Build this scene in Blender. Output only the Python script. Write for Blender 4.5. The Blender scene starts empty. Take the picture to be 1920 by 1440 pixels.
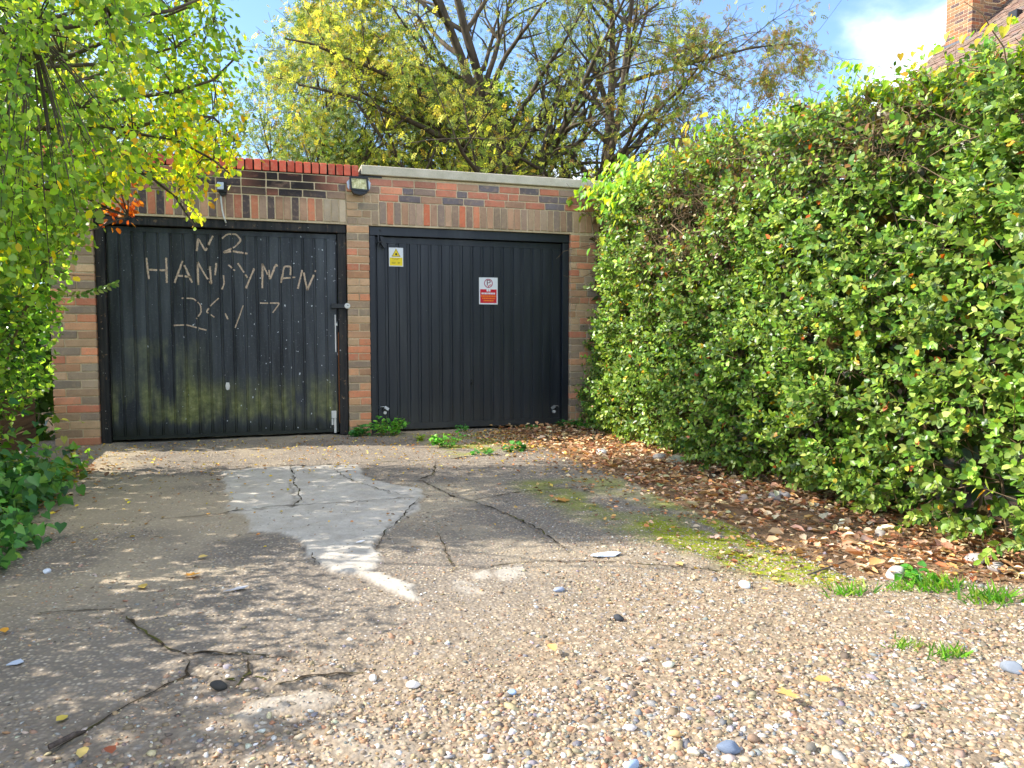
import bpy, bmesh, math, random
import numpy as np
from mathutils import Vector, Matrix
R = math.radians
S = bpy.context.scene
COL = S.collection

# ------------------------------------------------------------------ camera, sky, sun, exposure
# frame of the yard: x along the garage fronts, y into the garages (fronts at y = 0), z up; camera stands in the yard at y < 0
YAW = R(17.509); PITCH = math.atan((720 - 626) / 1400.0)
CAM = np.array([1.5553, -7.6505, 1.02])
cam_d = bpy.data.cameras.new('camera'); cam = bpy.data.objects.new('camera', cam_d); COL.objects.link(cam)
cam_d.sensor_width = 36.0; cam_d.lens = 36.0 * 1400 / 1920; cam_d.clip_end = 2000; cam_d.clip_start = 0.05
cam.location = CAM; cam.rotation_euler = (R(90) - PITCH, 0, -YAW)
S.camera = cam
SUN_EL, SUN_AZ = 36.0, 16.0            # sun stands left of the yard, a little behind the plane of the garage fronts
world = bpy.data.worlds.new('World'); S.world = world; world.use_nodes = True
wn = world.node_tree; wn.nodes.clear()
wo = wn.nodes.new('ShaderNodeOutputWorld'); bg = wn.nodes.new('ShaderNodeBackground')
sky = wn.nodes.new('ShaderNodeTexSky'); sky.sky_type = 'NISHITA'; sky.sun_disc = False
sky.sun_elevation = R(SUN_EL); sky.sun_rotation = R(-(90 - SUN_AZ)); sky.air_density = 1.0; sky.dust_density = 0.1; sky.ozone_density = 3.0; sky.altitude = 2000
bg.inputs['Strength'].default_value = 0.088
wtc = wn.nodes.new('ShaderNodeTexCoord')
wsep = wn.nodes.new('ShaderNodeSeparateXYZ'); wn.links.new(wtc.outputs['Generated'], wsep.inputs[0])
def wmath(op, a, b=None):
    n = wn.nodes.new('ShaderNodeMath'); n.operation = op
    for i, v in enumerate((a, b)):
        if v is None: continue
        if isinstance(v, (int, float)): n.inputs[i].default_value = v
        else: wn.links.new(v, n.inputs[i])
    return n.outputs[0]
zz = wmath('ADD', wmath('MAXIMUM', wsep.outputs[2], 0.0), 0.18)
wcmb = wn.nodes.new('ShaderNodeCombineXYZ')
wn.links.new(wmath('DIVIDE', wsep.outputs[0], zz), wcmb.inputs[0]); wn.links.new(wmath('DIVIDE', wsep.outputs[1], zz), wcmb.inputs[1])
wmap = wn.nodes.new('ShaderNodeMapping'); wmap.inputs['Location'].default_value = (2.44, 2.3, 0.0); wn.links.new(wcmb.outputs[0], wmap.inputs[0])
wno = wn.nodes.new('ShaderNodeTexNoise'); wno.inputs['Scale'].default_value = 0.9; wno.inputs['Detail'].default_value = 9; wno.inputs['Roughness'].default_value = 0.52
wno.inputs['Distortion'].default_value = 0.25; wn.links.new(wmap.outputs[0], wno.inputs['Vector'])
wr = wn.nodes.new('ShaderNodeValToRGB'); wr.color_ramp.elements[0].position = 0.475; wr.color_ramp.elements[1].position = 0.74
wn.links.new(wno.outputs['Fac'], wr.inputs[0])
wmix = wn.nodes.new('ShaderNodeMix'); wmix.data_type = 'RGBA'
wn.links.new(wmath('MULTIPLY', wmath('POWER', wr.outputs[0], 1.9), wmath('GREATER_THAN', wsep.outputs[2], 0.0)), wmix.inputs['Factor']); wn.links.new(sky.outputs[0], wmix.inputs[6]); wmix.inputs[7].default_value = (28.0, 26.3, 24.2, 1)
wn.links.new(wmix.outputs[2], bg.inputs['Color']); wn.links.new(bg.outputs[0], wo.inputs[0])
TO_SUN = Vector((-math.cos(R(SUN_EL)) * math.cos(R(SUN_AZ)), math.cos(R(SUN_EL)) * math.sin(R(SUN_AZ)), math.sin(R(SUN_EL))))
sun_d = bpy.data.lights.new('sun', 'SUN'); sun_d.energy = 2.0; sun_d.angle = R(0.53); sun_d.color = (1.0, 0.95, 0.87)
sun = bpy.data.objects.new('sun', sun_d); COL.objects.link(sun); sun.rotation_euler = TO_SUN.to_track_quat('Z', 'Y').to_euler(); sun.location = TO_SUN * 40
S.view_settings.view_transform = 'Standard'; S.view_settings.look = 'None'; S.view_settings.gamma = 1.0; S.view_settings.use_curve_mapping = False
S.view_settings.exposure = 2.25
S.cycles.max_bounces = 8; S.cycles.transparent_max_bounces = 8; S.cycles.use_denoising = True

# ------------------------------------------------------------------ helpers: placing
_c, _s = math.cos(YAW), math.sin(YAW)
FWD = np.array([_s * math.cos(PITCH), _c * math.cos(PITCH), -math.sin(PITCH)])
RGT = np.array([_c, -_s, 0.0])
UPV = np.array([_s * math.sin(PITCH), _c * math.sin(PITCH), math.cos(PITCH)])
def ray(px, py): return FWD + RGT * (px - 960) / 1400.0 + UPV * (720 - py) / 1400.0
def G(px, py, z=0.0):
    r = ray(px, py); return CAM + r * ((z - CAM[2]) / r[2])
def F(px, py, y=0.0):
    r = ray(px, py); p = CAM + r * ((y - CAM[1]) / r[1]); return float(p[0]), float(p[2])
def PY(px, py, y):
    r = ray(px, py); return CAM + r * ((y - CAM[1]) / r[1])
def PD(px, py, d): return CAM + ray(px, py) * d
def PROJ(p):
    v = np.asarray(p) - CAM; k = v @ FWD
    return 960 + 1400 * (v @ RGT) / k, 720 - 1400 * (v @ UPV) / k, k
def lin(r, g, b):
    f = lambda c: (c / 255 / 12.92) if c / 255 <= 0.04045 else ((c / 255 + 0.055) / 1.055) ** 2.4
    return (f(r), f(g), f(b), 1.0)

# ------------------------------------------------------------------ helpers: objects
def tag(o, label=None, cat=None, group=None, kind=None):
    if label: o['label'] = label
    if cat: o['category'] = cat
    if group: o['group'] = group
    if kind: o['kind'] = kind
    return o
def empty(name, loc=(0, 0, 0), rz=0.0):
    o = bpy.data.objects.new(name, None); COL.objects.link(o); o.location = loc; o.rotation_euler = (0, 0, rz); o.empty_display_size = 0.1; return o
def put(name, me, mat=None, parent=None, loc=None, rot=None):
    o = bpy.data.objects.new(name, me); COL.objects.link(o)
    if mat is not None and len(me.materials) == 0: me.materials.append(mat)
    if parent is not None: o.parent = parent
    if loc is not None: o.location = loc
    if rot is not None: o.rotation_euler = rot
    return o
def np_mesh(name, V, Fc, mat=None, smooth=False, col=None):
    V = np.asarray(V, dtype=np.float32); Fc = np.asarray(Fc, dtype=np.int32)
    me = bpy.data.meshes.new(name); k = Fc.shape[1]
    me.vertices.add(len(V)); me.vertices.foreach_set('co', V.ravel())
    me.loops.add(Fc.size); me.loops.foreach_set('vertex_index', Fc.ravel())
    me.polygons.add(len(Fc)); me.polygons.foreach_set('loop_start', np.arange(0, Fc.size, k, dtype=np.int32))
    if col is not None:
        a = me.attributes.new('col', 'FLOAT_COLOR', 'POINT')
        c4 = np.ones((len(V), 4), np.float32); c4[:, :3] = col; a.data.foreach_set('color', c4.ravel())
    me.update(calc_edges=True)
    if smooth: me.polygons.foreach_set('use_smooth', np.ones(len(Fc), bool))
    if mat is not None: me.materials.append(mat)
    return me
class MB:
    """collects boxes, prisms and tubes into one mesh"""
    def __init__(self): self.v = []; self.f = []
    def add(self, vs, fs):
        b = len(self.v); self.v += [tuple(map(float, p)) for p in vs]; self.f += [tuple(b + i for i in q) for q in fs]; return self
    def box(self, x0, x1, y0, y1, z0, z1, ch=0.0):
        if ch <= 0:
            vs = [(x0, y0, z0), (x1, y0, z0), (x1, y1, z0), (x0, y1, z0), (x0, y0, z1), (x1, y0, z1), (x1, y1, z1), (x0, y1, z1)]
            return self.add(vs, [(3, 2, 1, 0), (4, 5, 6, 7), (0, 1, 5, 4), (1, 2, 6, 5), (2, 3, 7, 6), (3, 0, 4, 7)])
        bm = bmesh.new(); bmesh.ops.create_cube(bm, size=1.0)
        for v in bm.verts: v.co = ((x0 + x1) / 2 + v.co.x * (x1 - x0), (y0 + y1) / 2 + v.co.y * (y1 - y0), (z0 + z1) / 2 + v.co.z * (z1 - z0))
        bmesh.ops.bevel(bm, geom=bm.edges[:], offset=ch, segments=1, affect='EDGES', profile=0.5)
        bm.verts.index_update(); self.add([v.co[:] for v in bm.verts], [[v.index for v in f.verts] for f in bm.faces]); bm.free(); return self
    def prism(self, poly, y0, y1):
        """poly of (x, z), extruded from y0 (front) to y1"""
        n = len(poly); vs = [(p[0], y0, p[1]) for p in poly] + [(p[0], y1, p[1]) for p in poly]
        fs = [tuple(range(n)), tuple(range(2 * n - 1, n - 1, -1))] + [(i, i + n, (i + 1) % n + n, (i + 1) % n) for i in range(n)]
        return self.add(vs, fs)
    def tube(self, pts, r, n=8, cap=True):
        pts = [np.asarray(p, float) for p in pts]; m = len(pts)
        rs = r if hasattr(r, '__len__') else [r] * m
        vs = []; up = np.array([0.13, 0.31, 0.94])
        for i, p in enumerate(pts):
            t = pts[min(i + 1, m - 1)] - pts[max(i - 1, 0)]; t = t / (np.linalg.norm(t) + 1e-9)
            a = np.cross(t, up); 
            if np.linalg.norm(a) < 0.1: a = np.cross(t, np.array([1.0, 0, 0]))
            a /= np.linalg.norm(a); b = np.cross(t, a)
            for k in range(n): vs.append(p + rs[i] * (a * math.cos(2 * math.pi * k / n) + b * math.sin(2 * math.pi * k / n)))
        fs = [(i * n + k, i * n + (k + 1) % n, (i + 1) * n + (k + 1) % n, (i + 1) * n + k) for i in range(m - 1) for k in range(n)]
        if cap: fs += [tuple(range(n - 1, -1, -1)), tuple(range((m - 1) * n, m * n))]
        return self.add(vs, fs)
    def mesh(self, name, mat=None, smooth=False):
        me = bpy.data.meshes.new(name); me.from_pydata(self.v, [], self.f); me.validate(); me.update()
        bm = bmesh.new(); bm.from_mesh(me); bmesh.ops.recalc_face_normals(bm, faces=bm.faces[:]); bm.to_mesh(me); bm.free()
        if smooth: me.polygons.foreach_set('use_smooth', np.ones(len(me.polygons), bool))
        if mat is not None: me.materials.append(mat)
        return me
    def build(self, name, mat=None, parent=None, smooth=False, loc=None, rot=None): return put(name, self.mesh(name, mat, smooth), None, parent, loc, rot)

def segs_mesh(name, segs, mat, n=5):
    """segs: list of (p0, p1, r0, r1) -> one mesh of tapered tubes, numpy"""
    A = np.array([np.r_[a, b, r0, r1] for a, b, r0, r1 in segs], float)
    p0, p1, r0, r1 = A[:, :3], A[:, 3:6], A[:, 6], A[:, 7]
    t = p1 - p0; t /= np.linalg.norm(t, axis=1, keepdims=True) + 1e-9
    ref = np.where(np.abs(t[:, 2:3]) > 0.9, np.array([[1.0, 0, 0]]), np.array([[0, 0, 1.0]]))
    a = np.cross(t, ref); a /= np.linalg.norm(a, axis=1, keepdims=True) + 1e-9; b = np.cross(t, a)
    V = np.zeros((len(A), 2 * n, 3))
    for k in range(n):
        o = a * math.cos(2 * math.pi * k / n) + b * math.sin(2 * math.pi * k / n)
        V[:, k] = p0 - t * (r0[:, None] * 0.3) + o * r0[:, None]; V[:, n + k] = p1 + t * (r1[:, None] * 0.3) + o * r1[:, None]
    base = (np.arange(len(A)) * 2 * n)[:, None]
    Fc = np.concatenate([base + np.array([[k, (k + 1) % n, n + (k + 1) % n, n + k]]) for k in range(n)], 0)
    return np_mesh(name, V.reshape(-1, 3), Fc, mat, smooth=True)

# leaf templates: (side, along, out of plane), triangles
T_DIAM = (np.array([(0, 0, 0), (-.3, .45, .05), (.3, .45, .05), (0, 1, 0)]), np.array([(0, 2, 1), (1, 2, 3)]))
T_LEAF = (np.array([(0, 0, 0), (-.22, .22, .03), (-.3, .5, .06), (-.18, .8, .03), (0, 1.0, -.06), (.18, .8, .03), (.3, .5, .06), (.22, .22, .03), (0, .3, -.03), (0, .7, -.03)]),
          np.array([(0, 8, 1), (1, 8, 2), (2, 8, 9), (2, 9, 3), (3, 9, 4), (0, 7, 8), (7, 6, 8), (8, 6, 9), (6, 5, 9), (5, 4, 9)]))
T_MED = (np.array([(0, 0, 0), (-.25, .3, .04), (-.24, .68, .04), (0, 1, -.05), (.24, .68, .04), (.25, .3, .04), (0, .5, -.03)]), np.array([(0, 6, 1), (1, 6, 2), (2, 6, 3), (3, 6, 4), (4, 6, 5), (5, 6, 0)]))
_sp = [(0, .72, 0, .34)] + [(sd, t, 1, .36 * (1 - .25 * abs(t - .4))) for t in (.16, .38, .6) for sd in (-1, 1)]
def _spray():
    V, Fq = [], []
    for sd, t, k, L in _sp:
        a = (sd * .85, .53) if k else (0.0, 1.0); px, py = -a[1], a[0]; b = len(V); w = .16 * L / .36
        V += [(0, t, -.10 * t * t), (a[0] * L * .5 + px * w * .6, t + a[1] * L * .5 + py * w * .6, .03 - .1 * t * t), (a[0] * L * .5 - px * w * .6, t + a[1] * L * .5 - py * w * .6, .03 - .1 * t * t), (a[0] * L, t + a[1] * L, -.06 - .1 * t * t)]; Fq += [(b, b + 2, b + 1), (b + 1, b + 2, b + 3)]
    return np.array(V), np.array(Fq)
T_SPRAY = _spray()
T_HEART = (np.array([(0, .08, 0), (-.22, -.06, .04), (-.42, .1, .08), (-.4, .4, .08), (-.2, .75, .03), (0, 1.08, -.08), (.2, .75, .03), (.4, .4, .08), (.42, .1, .08), (.22, -.06, .04), (0, .5, -.03)]),
           np.array([(0, 10, 1), (1, 10, 2), (2, 10, 3), (3, 10, 4), (4, 10, 5), (0, 9, 10), (9, 8, 10), (8, 7, 10), (7, 6, 10), (6, 5, 10)]))
T_CURL = (np.array([(0, 0, 0), (-.25, .3, .22), (-.22, .7, .2), (0, 1, .12), (.22, .7, .24), (.25, .3, .18), (0, .5, -.02)]),
          np.array([(0, 6, 1), (1, 6, 2), (2, 6, 3), (3, 6, 4), (4, 6, 5), (5, 6, 0)]))
def unit(v): return v / (np.linalg.norm(v, axis=-1, keepdims=True) + 1e-9)
def leaf_arrays(tmpl, pos, axis, nrm, size, width=1.0):
    tv, tf = tmpl
    axis = unit(axis); side = unit(np.cross(axis, nrm)); nn = np.cross(side, axis)
    size = np.broadcast_to(np.asarray(size, float), (len(pos),)); width = np.broadcast_to(np.asarray(width, float), (len(pos),))
    V = pos[:, None, :] + size[:, None, None] * (tv[None, :, 0, None] * width[:, None, None] * side[:, None, :] + tv[None, :, 1, None] * axis[:, None, :] + tv[None, :, 2, None] * nn[:, None, :])
    Fc = (np.arange(len(pos)) * len(tv))[:, None, None] + tf[None]
    return V.reshape(-1, 3), Fc.reshape(-1, 3), len(tv)
def leaf_mesh(name, tmpl, pos, axis, nrm, size, col, mat, width=1.0):
    V, Fc, k = leaf_arrays(tmpl, pos, axis, nrm, size, width)
    return np_mesh(name, V, Fc, mat, smooth=False, col=np.repeat(col, k, axis=0))
def pick(rng, n, pal, w=None, jit=0.18):
    """n colours out of a palette of sRGB triples, jittered"""
    P = np.array([lin(*p)[:3] for p in pal]); w = None if w is None else np.array(w, float) / sum(w)
    c = P[rng.choice(len(P), n, p=w)]
    return np.clip(c * np.exp(rng.normal(0, jit, (n, 1))) * np.exp(rng.normal(0, jit * 0.35, (n, 3))), 0, 1)

# value noise
class VN:
    def __init__(self, seed): self.t = np.random.default_rng(seed).random((256, 256))
    def __call__(self, x, y):
        x = np.asarray(x, float); y = np.asarray(y, float)
        xi = np.floor(x).astype(int); yi = np.floor(y).astype(int); fx = x - xi; fy = y - yi
        fx = fx * fx * (3 - 2 * fx); fy = fy * fy * (3 - 2 * fy); t = self.t
        a = t[xi % 256, yi % 256]; b = t[(xi + 1) % 256, yi % 256]; c = t[xi % 256, (yi + 1) % 256]; d = t[(xi + 1) % 256, (yi + 1) % 256]
        return (a * (1 - fx) + b * fx) * (1 - fy) + (c * (1 - fx) + d * fx) * fy
    def fbm(self, x, y, o=4):
        s = 0; a = 0.5; tot = 0
        for i in range(o): s = s + a * self(x * 2 ** i + 17.3 * i, y * 2 ** i + 9.1 * i); tot += a; a *= 0.5
        return s / tot
NZ = VN(5)
def sdist_poly(X, Y, poly):
    """signed distance, positive inside"""
    d = np.full(X.shape, 1e9); ins = np.zeros(X.shape, bool); n = len(poly)
    for i in range(n):
        x0, y0 = poly[i]; x1, y1 = poly[(i + 1) % n]; ex, ey = x1 - x0, y1 - y0
        t = np.clip(((X - x0) * ex + (Y - y0) * ey) / (ex * ex + ey * ey + 1e-12), 0, 1)
        d = np.minimum(d, np.hypot(X - x0 - t * ex, Y - y0 - t * ey))
        c = ((y0 > Y) != (y1 > Y)) & (X < (x1 - x0) * (Y - y0) / (y1 - y0 + 1e-12) + x0); ins ^= c
    return np.where(ins, d, -d)
def dist_line(X, Y, pts):
    d = np.full(X.shape, 1e9)
    for (x0, y0), (x1, y1) in zip(pts[:-1], pts[1:]):
        ex, ey = x1 - x0, y1 - y0; t = np.clip(((X - x0) * ex + (Y - y0) * ey) / (ex * ex + ey * ey + 1e-12), 0, 1)
        d = np.minimum(d, np.hypot(X - x0 - t * ex, Y - y0 - t * ey))
    return d
def gp(pts): return [tuple(G(*p)[:2]) for p in pts]
def sstep(a, b, x): t = np.clip((x - a) / (b - a), 0, 1); return t * t * (3 - 2 * t)

# ------------------------------------------------------------------ materials
class NT:
    def __init__(self, name):
        self.m = bpy.data.materials.new(name); self.m.use_nodes = True; self.t = self.m.node_tree; self.t.nodes.clear()
        self.out = self.t.nodes.new('ShaderNodeOutputMaterial')
    def n(self, typ, **kw):
        nd = self.t.nodes.new(typ)
        for k, v in kw.items():
            if k.startswith('_'): setattr(nd, k[1:], v)
        for k, v in kw.items():
            if k.startswith('_'): continue
            key = int(k[1:]) if (k[0] == 'i' and k[1:].isdigit()) else k.replace('__', ' ')
            self.set(nd.inputs[key], v)
        return nd
    def set(self, sock, v):
        if isinstance(v, bpy.types.NodeSocket): self.t.links.new(v, sock)
        else: sock.default_value = v
    def math(self, op, a, b=0.0, clamp=False):
        nd = self.n('ShaderNodeMath', _operation=op, _use_clamp=clamp, i0=a, i1=b); return nd.outputs[0]
    def mix(self, f, a, b, blend='MIX'):
        nd = self.n('ShaderNodeMix', _data_type='RGBA', _blend_type=blend); self.set(nd.inputs[0], f); self.set(nd.inputs[6], a); self.set(nd.inputs[7], b); return nd.outputs[2]
    def ramp(self, f, stops, interp='LINEAR'):
        nd = self.n('ShaderNodeValToRGB'); self.set(nd.inputs[0], f); cr = nd.color_ramp; cr.interpolation = interp
        while len(cr.elements) < len(stops): cr.elements.new(0.5)
        for e, (p, c) in zip(cr.elements, stops):
            e.position = p; e.color = c if hasattr(c, '__len__') else (c, c, c, 1)
        return nd.outputs[0]
    def noise(self, vec, scale, detail=4, rough=0.55, dist=0.0):
        return self.n('ShaderNodeTexNoise', Vector=vec, Scale=scale, Detail=detail, Roughness=rough, Distortion=dist).outputs[0]
    def obj(self, ref=None):
        nd = self.n('ShaderNodeTexCoord')
        if ref is not None: nd.object = ref
        return nd.outputs['Object']
    def pos(self): return self.n('ShaderNodeNewGeometry').outputs['Position']
    def scale(self, vec, s): return self.n('ShaderNodeMapping', Vector=vec, Scale=s).outputs[0]
    def attr(self, name): return self.n('ShaderNodeAttribute', _attribute_name=name)
    def bump(self, h, strength=0.3, dist=0.01, nrm=None):
        nd = self.n('ShaderNodeBump', Height=h, Strength=strength, Distance=dist)
        if nrm is not None: self.set(nd.inputs['Normal'], nrm)
        return nd.outputs[0]
    def principled(self, col, rough=0.6, spec=0.3, metal=0.0, nrm=None, **kw):
        b = self.n('ShaderNodeBsdfPrincipled'); self.set(b.inputs['Base Color'], col); self.set(b.inputs['Roughness'], rough); self.set(b.inputs['Metallic'], metal)
        self.set(b.inputs['Specular IOR Level'], spec)
        if nrm is not None: self.set(b.inputs['Normal'], nrm)
        self.t.links.new(b.outputs[0], self.out.inputs[0]); return b

def flat_mat(name, col, rough=0.6, spec=0.3, metal=0.0, var=0.12, scale=30.0):
    k = NT(name); v = k.obj(); f = k.noise(v, scale, 4)
    c = k.mix(k.math('MULTIPLY', k.math('SUBTRACT', f, 0.35, True), var * 4, True), col, tuple(c * 0.55 for c in col[:3]) + (1,))
    k.principled(c, rough, spec, metal, k.bump(f, 0.15, 0.003)); return k.m
def leaf_mat(name, trans=0.35, rough=0.42, spec=0.35, tint=(1.5, 1.35, 0.6, 1)):
    k = NT(name); c = k.attr('col').outputs['Color']
    rnd = k.n('ShaderNodeNewGeometry').outputs['Random Per Island']
    c = k.mix(1.0, c, k.ramp(rnd, [(0, 0.8), (1, 1.2)]), 'MULTIPLY')
    b = k.principled(c, rough, spec)
    t = k.n('ShaderNodeBsdfTranslucent', Color=k.mix(1.0, c, tint, 'MULTIPLY'))
    mx = k.n('ShaderNodeMixShader', Fac=trans); k.t.links.new(b.outputs[0], mx.inputs[1]); k.t.links.new(t.outputs[0], mx.inputs[2]); k.t.links.new(mx.outputs[0], k.out.inputs[0])
    return k.m
def bark_mat(name, a, b, scale=14.0):
    k = NT(name); v = k.scale(k.obj(), (1, 1, 0.25)); f = k.noise(v, scale, 6, 0.65)
    k.principled(k.ramp(f, [(0.3, a), (0.7, b)]), 0.85, 0.15, 0, k.bump(f, 0.6, 0.01)); return k.m

M_HEDGE_LEAF = leaf_mat('hedge leaf', 0.32, 0.36, 0.42)
M_VINE_LEAF = leaf_mat('vine leaf', 0.5, 0.4, 0.35)
M_CANOPY_LEAF = leaf_mat('canopy leaf', 0.58, 0.42, 0.35, (1.6, 1.5, 0.7, 1))
M_TREE_LEAF = leaf_mat('tree leaf', 0.5, 0.55, 0.2, (1.35, 1.3, 0.75, 1))
M_DRY_LEAF = leaf_mat('dry leaf', 0.15, 0.65, 0.2, (1.2, 1.0, 0.7, 1))
M_TWIG = bark_mat('twig bark', lin(96, 78, 58), lin(150, 128, 98), 40)
M_BARK = bark_mat('tree bark', lin(58, 50, 40), lin(104, 92, 74), 10)
M_STEM = bark_mat('green stem', lin(92, 110, 50), lin(140, 140, 70), 40)

def brick_mat():
    k = NT('brick face'); o = k.obj(); oi = k.n('ShaderNodeObjectInfo')
    v = k.n('ShaderNodeVectorMath', _operation='ADD', i0=o); sc = k.n('ShaderNodeVectorMath', _operation='SCALE', i0=oi.outputs['Location']); sc.inputs['Scale'].default_value = 3.7
    k.t.links.new(sc.outputs[0], v.inputs[1]); v = v.outputs[0]
    f1 = k.noise(v, 9, 4, 0.6); f2 = k.noise(v, 70, 5, 0.7); f3 = k.noise(v, 24, 3, 0.5)
    c = k.mix(k.ramp(f1, [(0.35, 0), (0.7, 0.5)]), oi.outputs['Color'], k.mix(0.45, oi.outputs['Color'], lin(88, 70, 60)))
    c = k.mix(k.ramp(f3, [(0.5, 0), (0.75, 0.45)]), c, lin(196, 164, 130))
    c = k.mix(k.ramp(f2, [(0.55, 0), (0.75, 0.4)]), c, lin(78, 64, 56))
    c = k.mix(k.ramp(k.noise(v, 130, 2), [(0.68, 0), (0.74, 0.7)]), c, lin(205, 190, 170))
    # soot and damp staining over the left door, with an outline of its own
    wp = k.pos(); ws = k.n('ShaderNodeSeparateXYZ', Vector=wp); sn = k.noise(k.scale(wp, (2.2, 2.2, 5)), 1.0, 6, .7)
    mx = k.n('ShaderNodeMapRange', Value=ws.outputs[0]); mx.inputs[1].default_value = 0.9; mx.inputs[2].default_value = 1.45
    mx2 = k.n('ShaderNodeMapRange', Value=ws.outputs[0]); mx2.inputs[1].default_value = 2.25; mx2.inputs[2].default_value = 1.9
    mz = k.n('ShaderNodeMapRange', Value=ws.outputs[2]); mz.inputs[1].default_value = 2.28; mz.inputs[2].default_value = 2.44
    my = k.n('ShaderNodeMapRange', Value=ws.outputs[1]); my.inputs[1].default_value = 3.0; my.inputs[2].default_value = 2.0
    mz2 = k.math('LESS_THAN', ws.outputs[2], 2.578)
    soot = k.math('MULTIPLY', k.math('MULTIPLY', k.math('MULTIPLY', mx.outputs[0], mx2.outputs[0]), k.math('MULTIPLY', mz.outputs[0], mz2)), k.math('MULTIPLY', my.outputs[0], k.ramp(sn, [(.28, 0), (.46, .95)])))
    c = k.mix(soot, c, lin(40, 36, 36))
    grime = k.noise(k.scale(wp, (1.2, 1.2, .8)), 1.6, 5, .65); c = k.mix(k.ramp(grime, [(.5, 0), (.75, .3)]), c, lin(110, 90, 72))
    k.principled(c, 0.86, 0.2, 0, k.bump(k.math('ADD', f2, f3), 0.5, 0.004)); return k.m
M_BRICK = brick_mat()
def mortar_mat():
    k = NT('mortar'); v = k.pos(); f = k.noise(v, 60, 6, 0.7); g = k.noise(v, 2.5, 3)
    c = k.ramp(f, [(0.3, lin(190, 166, 132)), (0.7, lin(222, 202, 168))])
    c = k.mix(k.ramp(g, [(0.5, 0), (0.75, 0.6)]), c, lin(112, 98, 78))
    k.principled(c, 0.92, 0.1, 0, k.bump(f, 0.5, 0.004)); return k.m
M_MORTAR = mortar_mat()
def concrete_mat(name, a, b):
    k = NT(name); v = k.pos(); f = k.noise(v, 5, 6, 0.6); g = k.noise(v, 90, 4, 0.6)
    c = k.mix(k.ramp(f, [(0.35, 0), (0.7, 1)]), a, b); c = k.mix(k.ramp(g, [(0.55, 0), (0.75, 0.5)]), c, lin(96, 92, 76))
    k.principled(c, 0.9, 0.15, 0, k.bump(g, 0.3, 0.003)); return k.m
M_COPING = concrete_mat('cast concrete coping', lin(206, 194, 172), lin(178, 168, 144))
def old_door_mat():
    k = NT('weathered black door paint'); p = k.pos(); sp = k.n('ShaderNodeSeparateXYZ', Vector=p); x, z = sp.outputs[0], sp.outputs[2]
    streak = k.noise(k.scale(p, (9, 9, 0.9)), 1.0, 5, 0.62); blot = k.noise(k.scale(p, (2.2, 2.2, 1.4)), 1.0, 4, 0.6); fine = k.noise(p, 55, 5, 0.7)
    edge = k.noise(k.scale(p, (14, 14, 2.0)), 1.0, 3, 0.5)
    base = k.mix(k.ramp(streak, [(0.35, 0), (0.75, 1)]), lin(30, 34, 39), lin(74, 79, 84))
    base = k.mix(k.ramp(fine, [(0.56, 0), (0.8, 0.55)]), base, lin(116, 116, 112))
    # algae, thickest in a band above the foot of the door and reaching up the left half
    hgt = k.math('ADD', z, k.math('MULTIPLY', k.math('SUBTRACT', edge, 0.5), 0.26))
    band = k.math('MULTIPLY', k.ramp(hgt, [(0.14, 0), (0.22, 1)]), k.ramp(hgt, [(0.34, 1), (0.62, 0.0)]))
    lft = k.math('MULTIPLY', k.ramp(x, [(0.1, 0), (0.22, 1.0), (0.45, 1.0), (0.62, 0)]), 1.0)
    lx = k.n('ShaderNodeMapRange', Value=x); lx.inputs[1].default_value = 0.15; lx.inputs[2].default_value = 0.55
    lx2 = k.n('ShaderNodeMapRange', Value=x); lx2.inputs[1].default_value = 1.0; lx2.inputs[2].default_value = 0.65
    up = k.math('MULTIPLY', k.math('MULTIPLY', lx.outputs[0], lx2.outputs[0]), k.ramp(hgt, [(0.16, 0), (0.25, 1), (0.95, 0.85), (1.0, 0.0)]))
    up = k.math('MULTIPLY', up, k.ramp(k.math('MULTIPLY', z, 0.5), [(0.45, 1), (0.66, 0)]))
    m = k.math('MULTIPLY', k.math('ADD', band, k.math('MULTIPLY', up, 0.75), True), k.ramp(k.math('ADD', k.math('MULTIPLY', streak, 0.6), k.math('MULTIPLY', blot, 0.5)), [(0.48, 0.0), (0.64, 1)]))
    moss = k.ramp(k.noise(p, 16, 5, 0.7), [(0.3, lin(92, 98, 52)), (0.55, lin(142, 144, 84)), (0.8, lin(190, 188, 136))])
    c = k.mix(k.math('MULTIPLY', m, 0.7), base, moss)
    foot = k.ramp(hgt, [(0.08, 0.85), (0.2, 0.0)]); c = k.mix(foot, c, lin(26, 32, 20))
    # flecks of white paint, more of them towards the lock side
    xs = k.n('ShaderNodeMapRange', Value=x); xs.inputs[1].default_value = 0.2; xs.inputs[2].default_value = 2.3; xs.inputs[3].default_value = 0.0; xs.inputs[4].default_value = 0.055
    thr = k.math('SUBTRACT', 0.775, xs.outputs[0])
    fl = k.math('MAXIMUM', k.math('GREATER_THAN', k.noise(k.scale(p, (1, 1, 0.7)), 38, 1.5, 0.4), thr), k.math('GREATER_THAN', k.noise(k.scale(p, (1.6, 1, 0.6)), 15, 4, 0.7), k.math('ADD', thr, 0.015)))
    c = k.mix(k.math('MULTIPLY', fl, 0.85), c, lin(205, 210, 215))
    k.principled(c, k.math('ADD', 0.48, k.math('MULTIPLY', m, 0.4)), 0.35, 0, k.bump(k.math('ADD', streak, k.math('MULTIPLY', fine, 0.4)), 0.35, 0.004)); return k.m
M_DOOR_OLD = old_door_mat()
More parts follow.
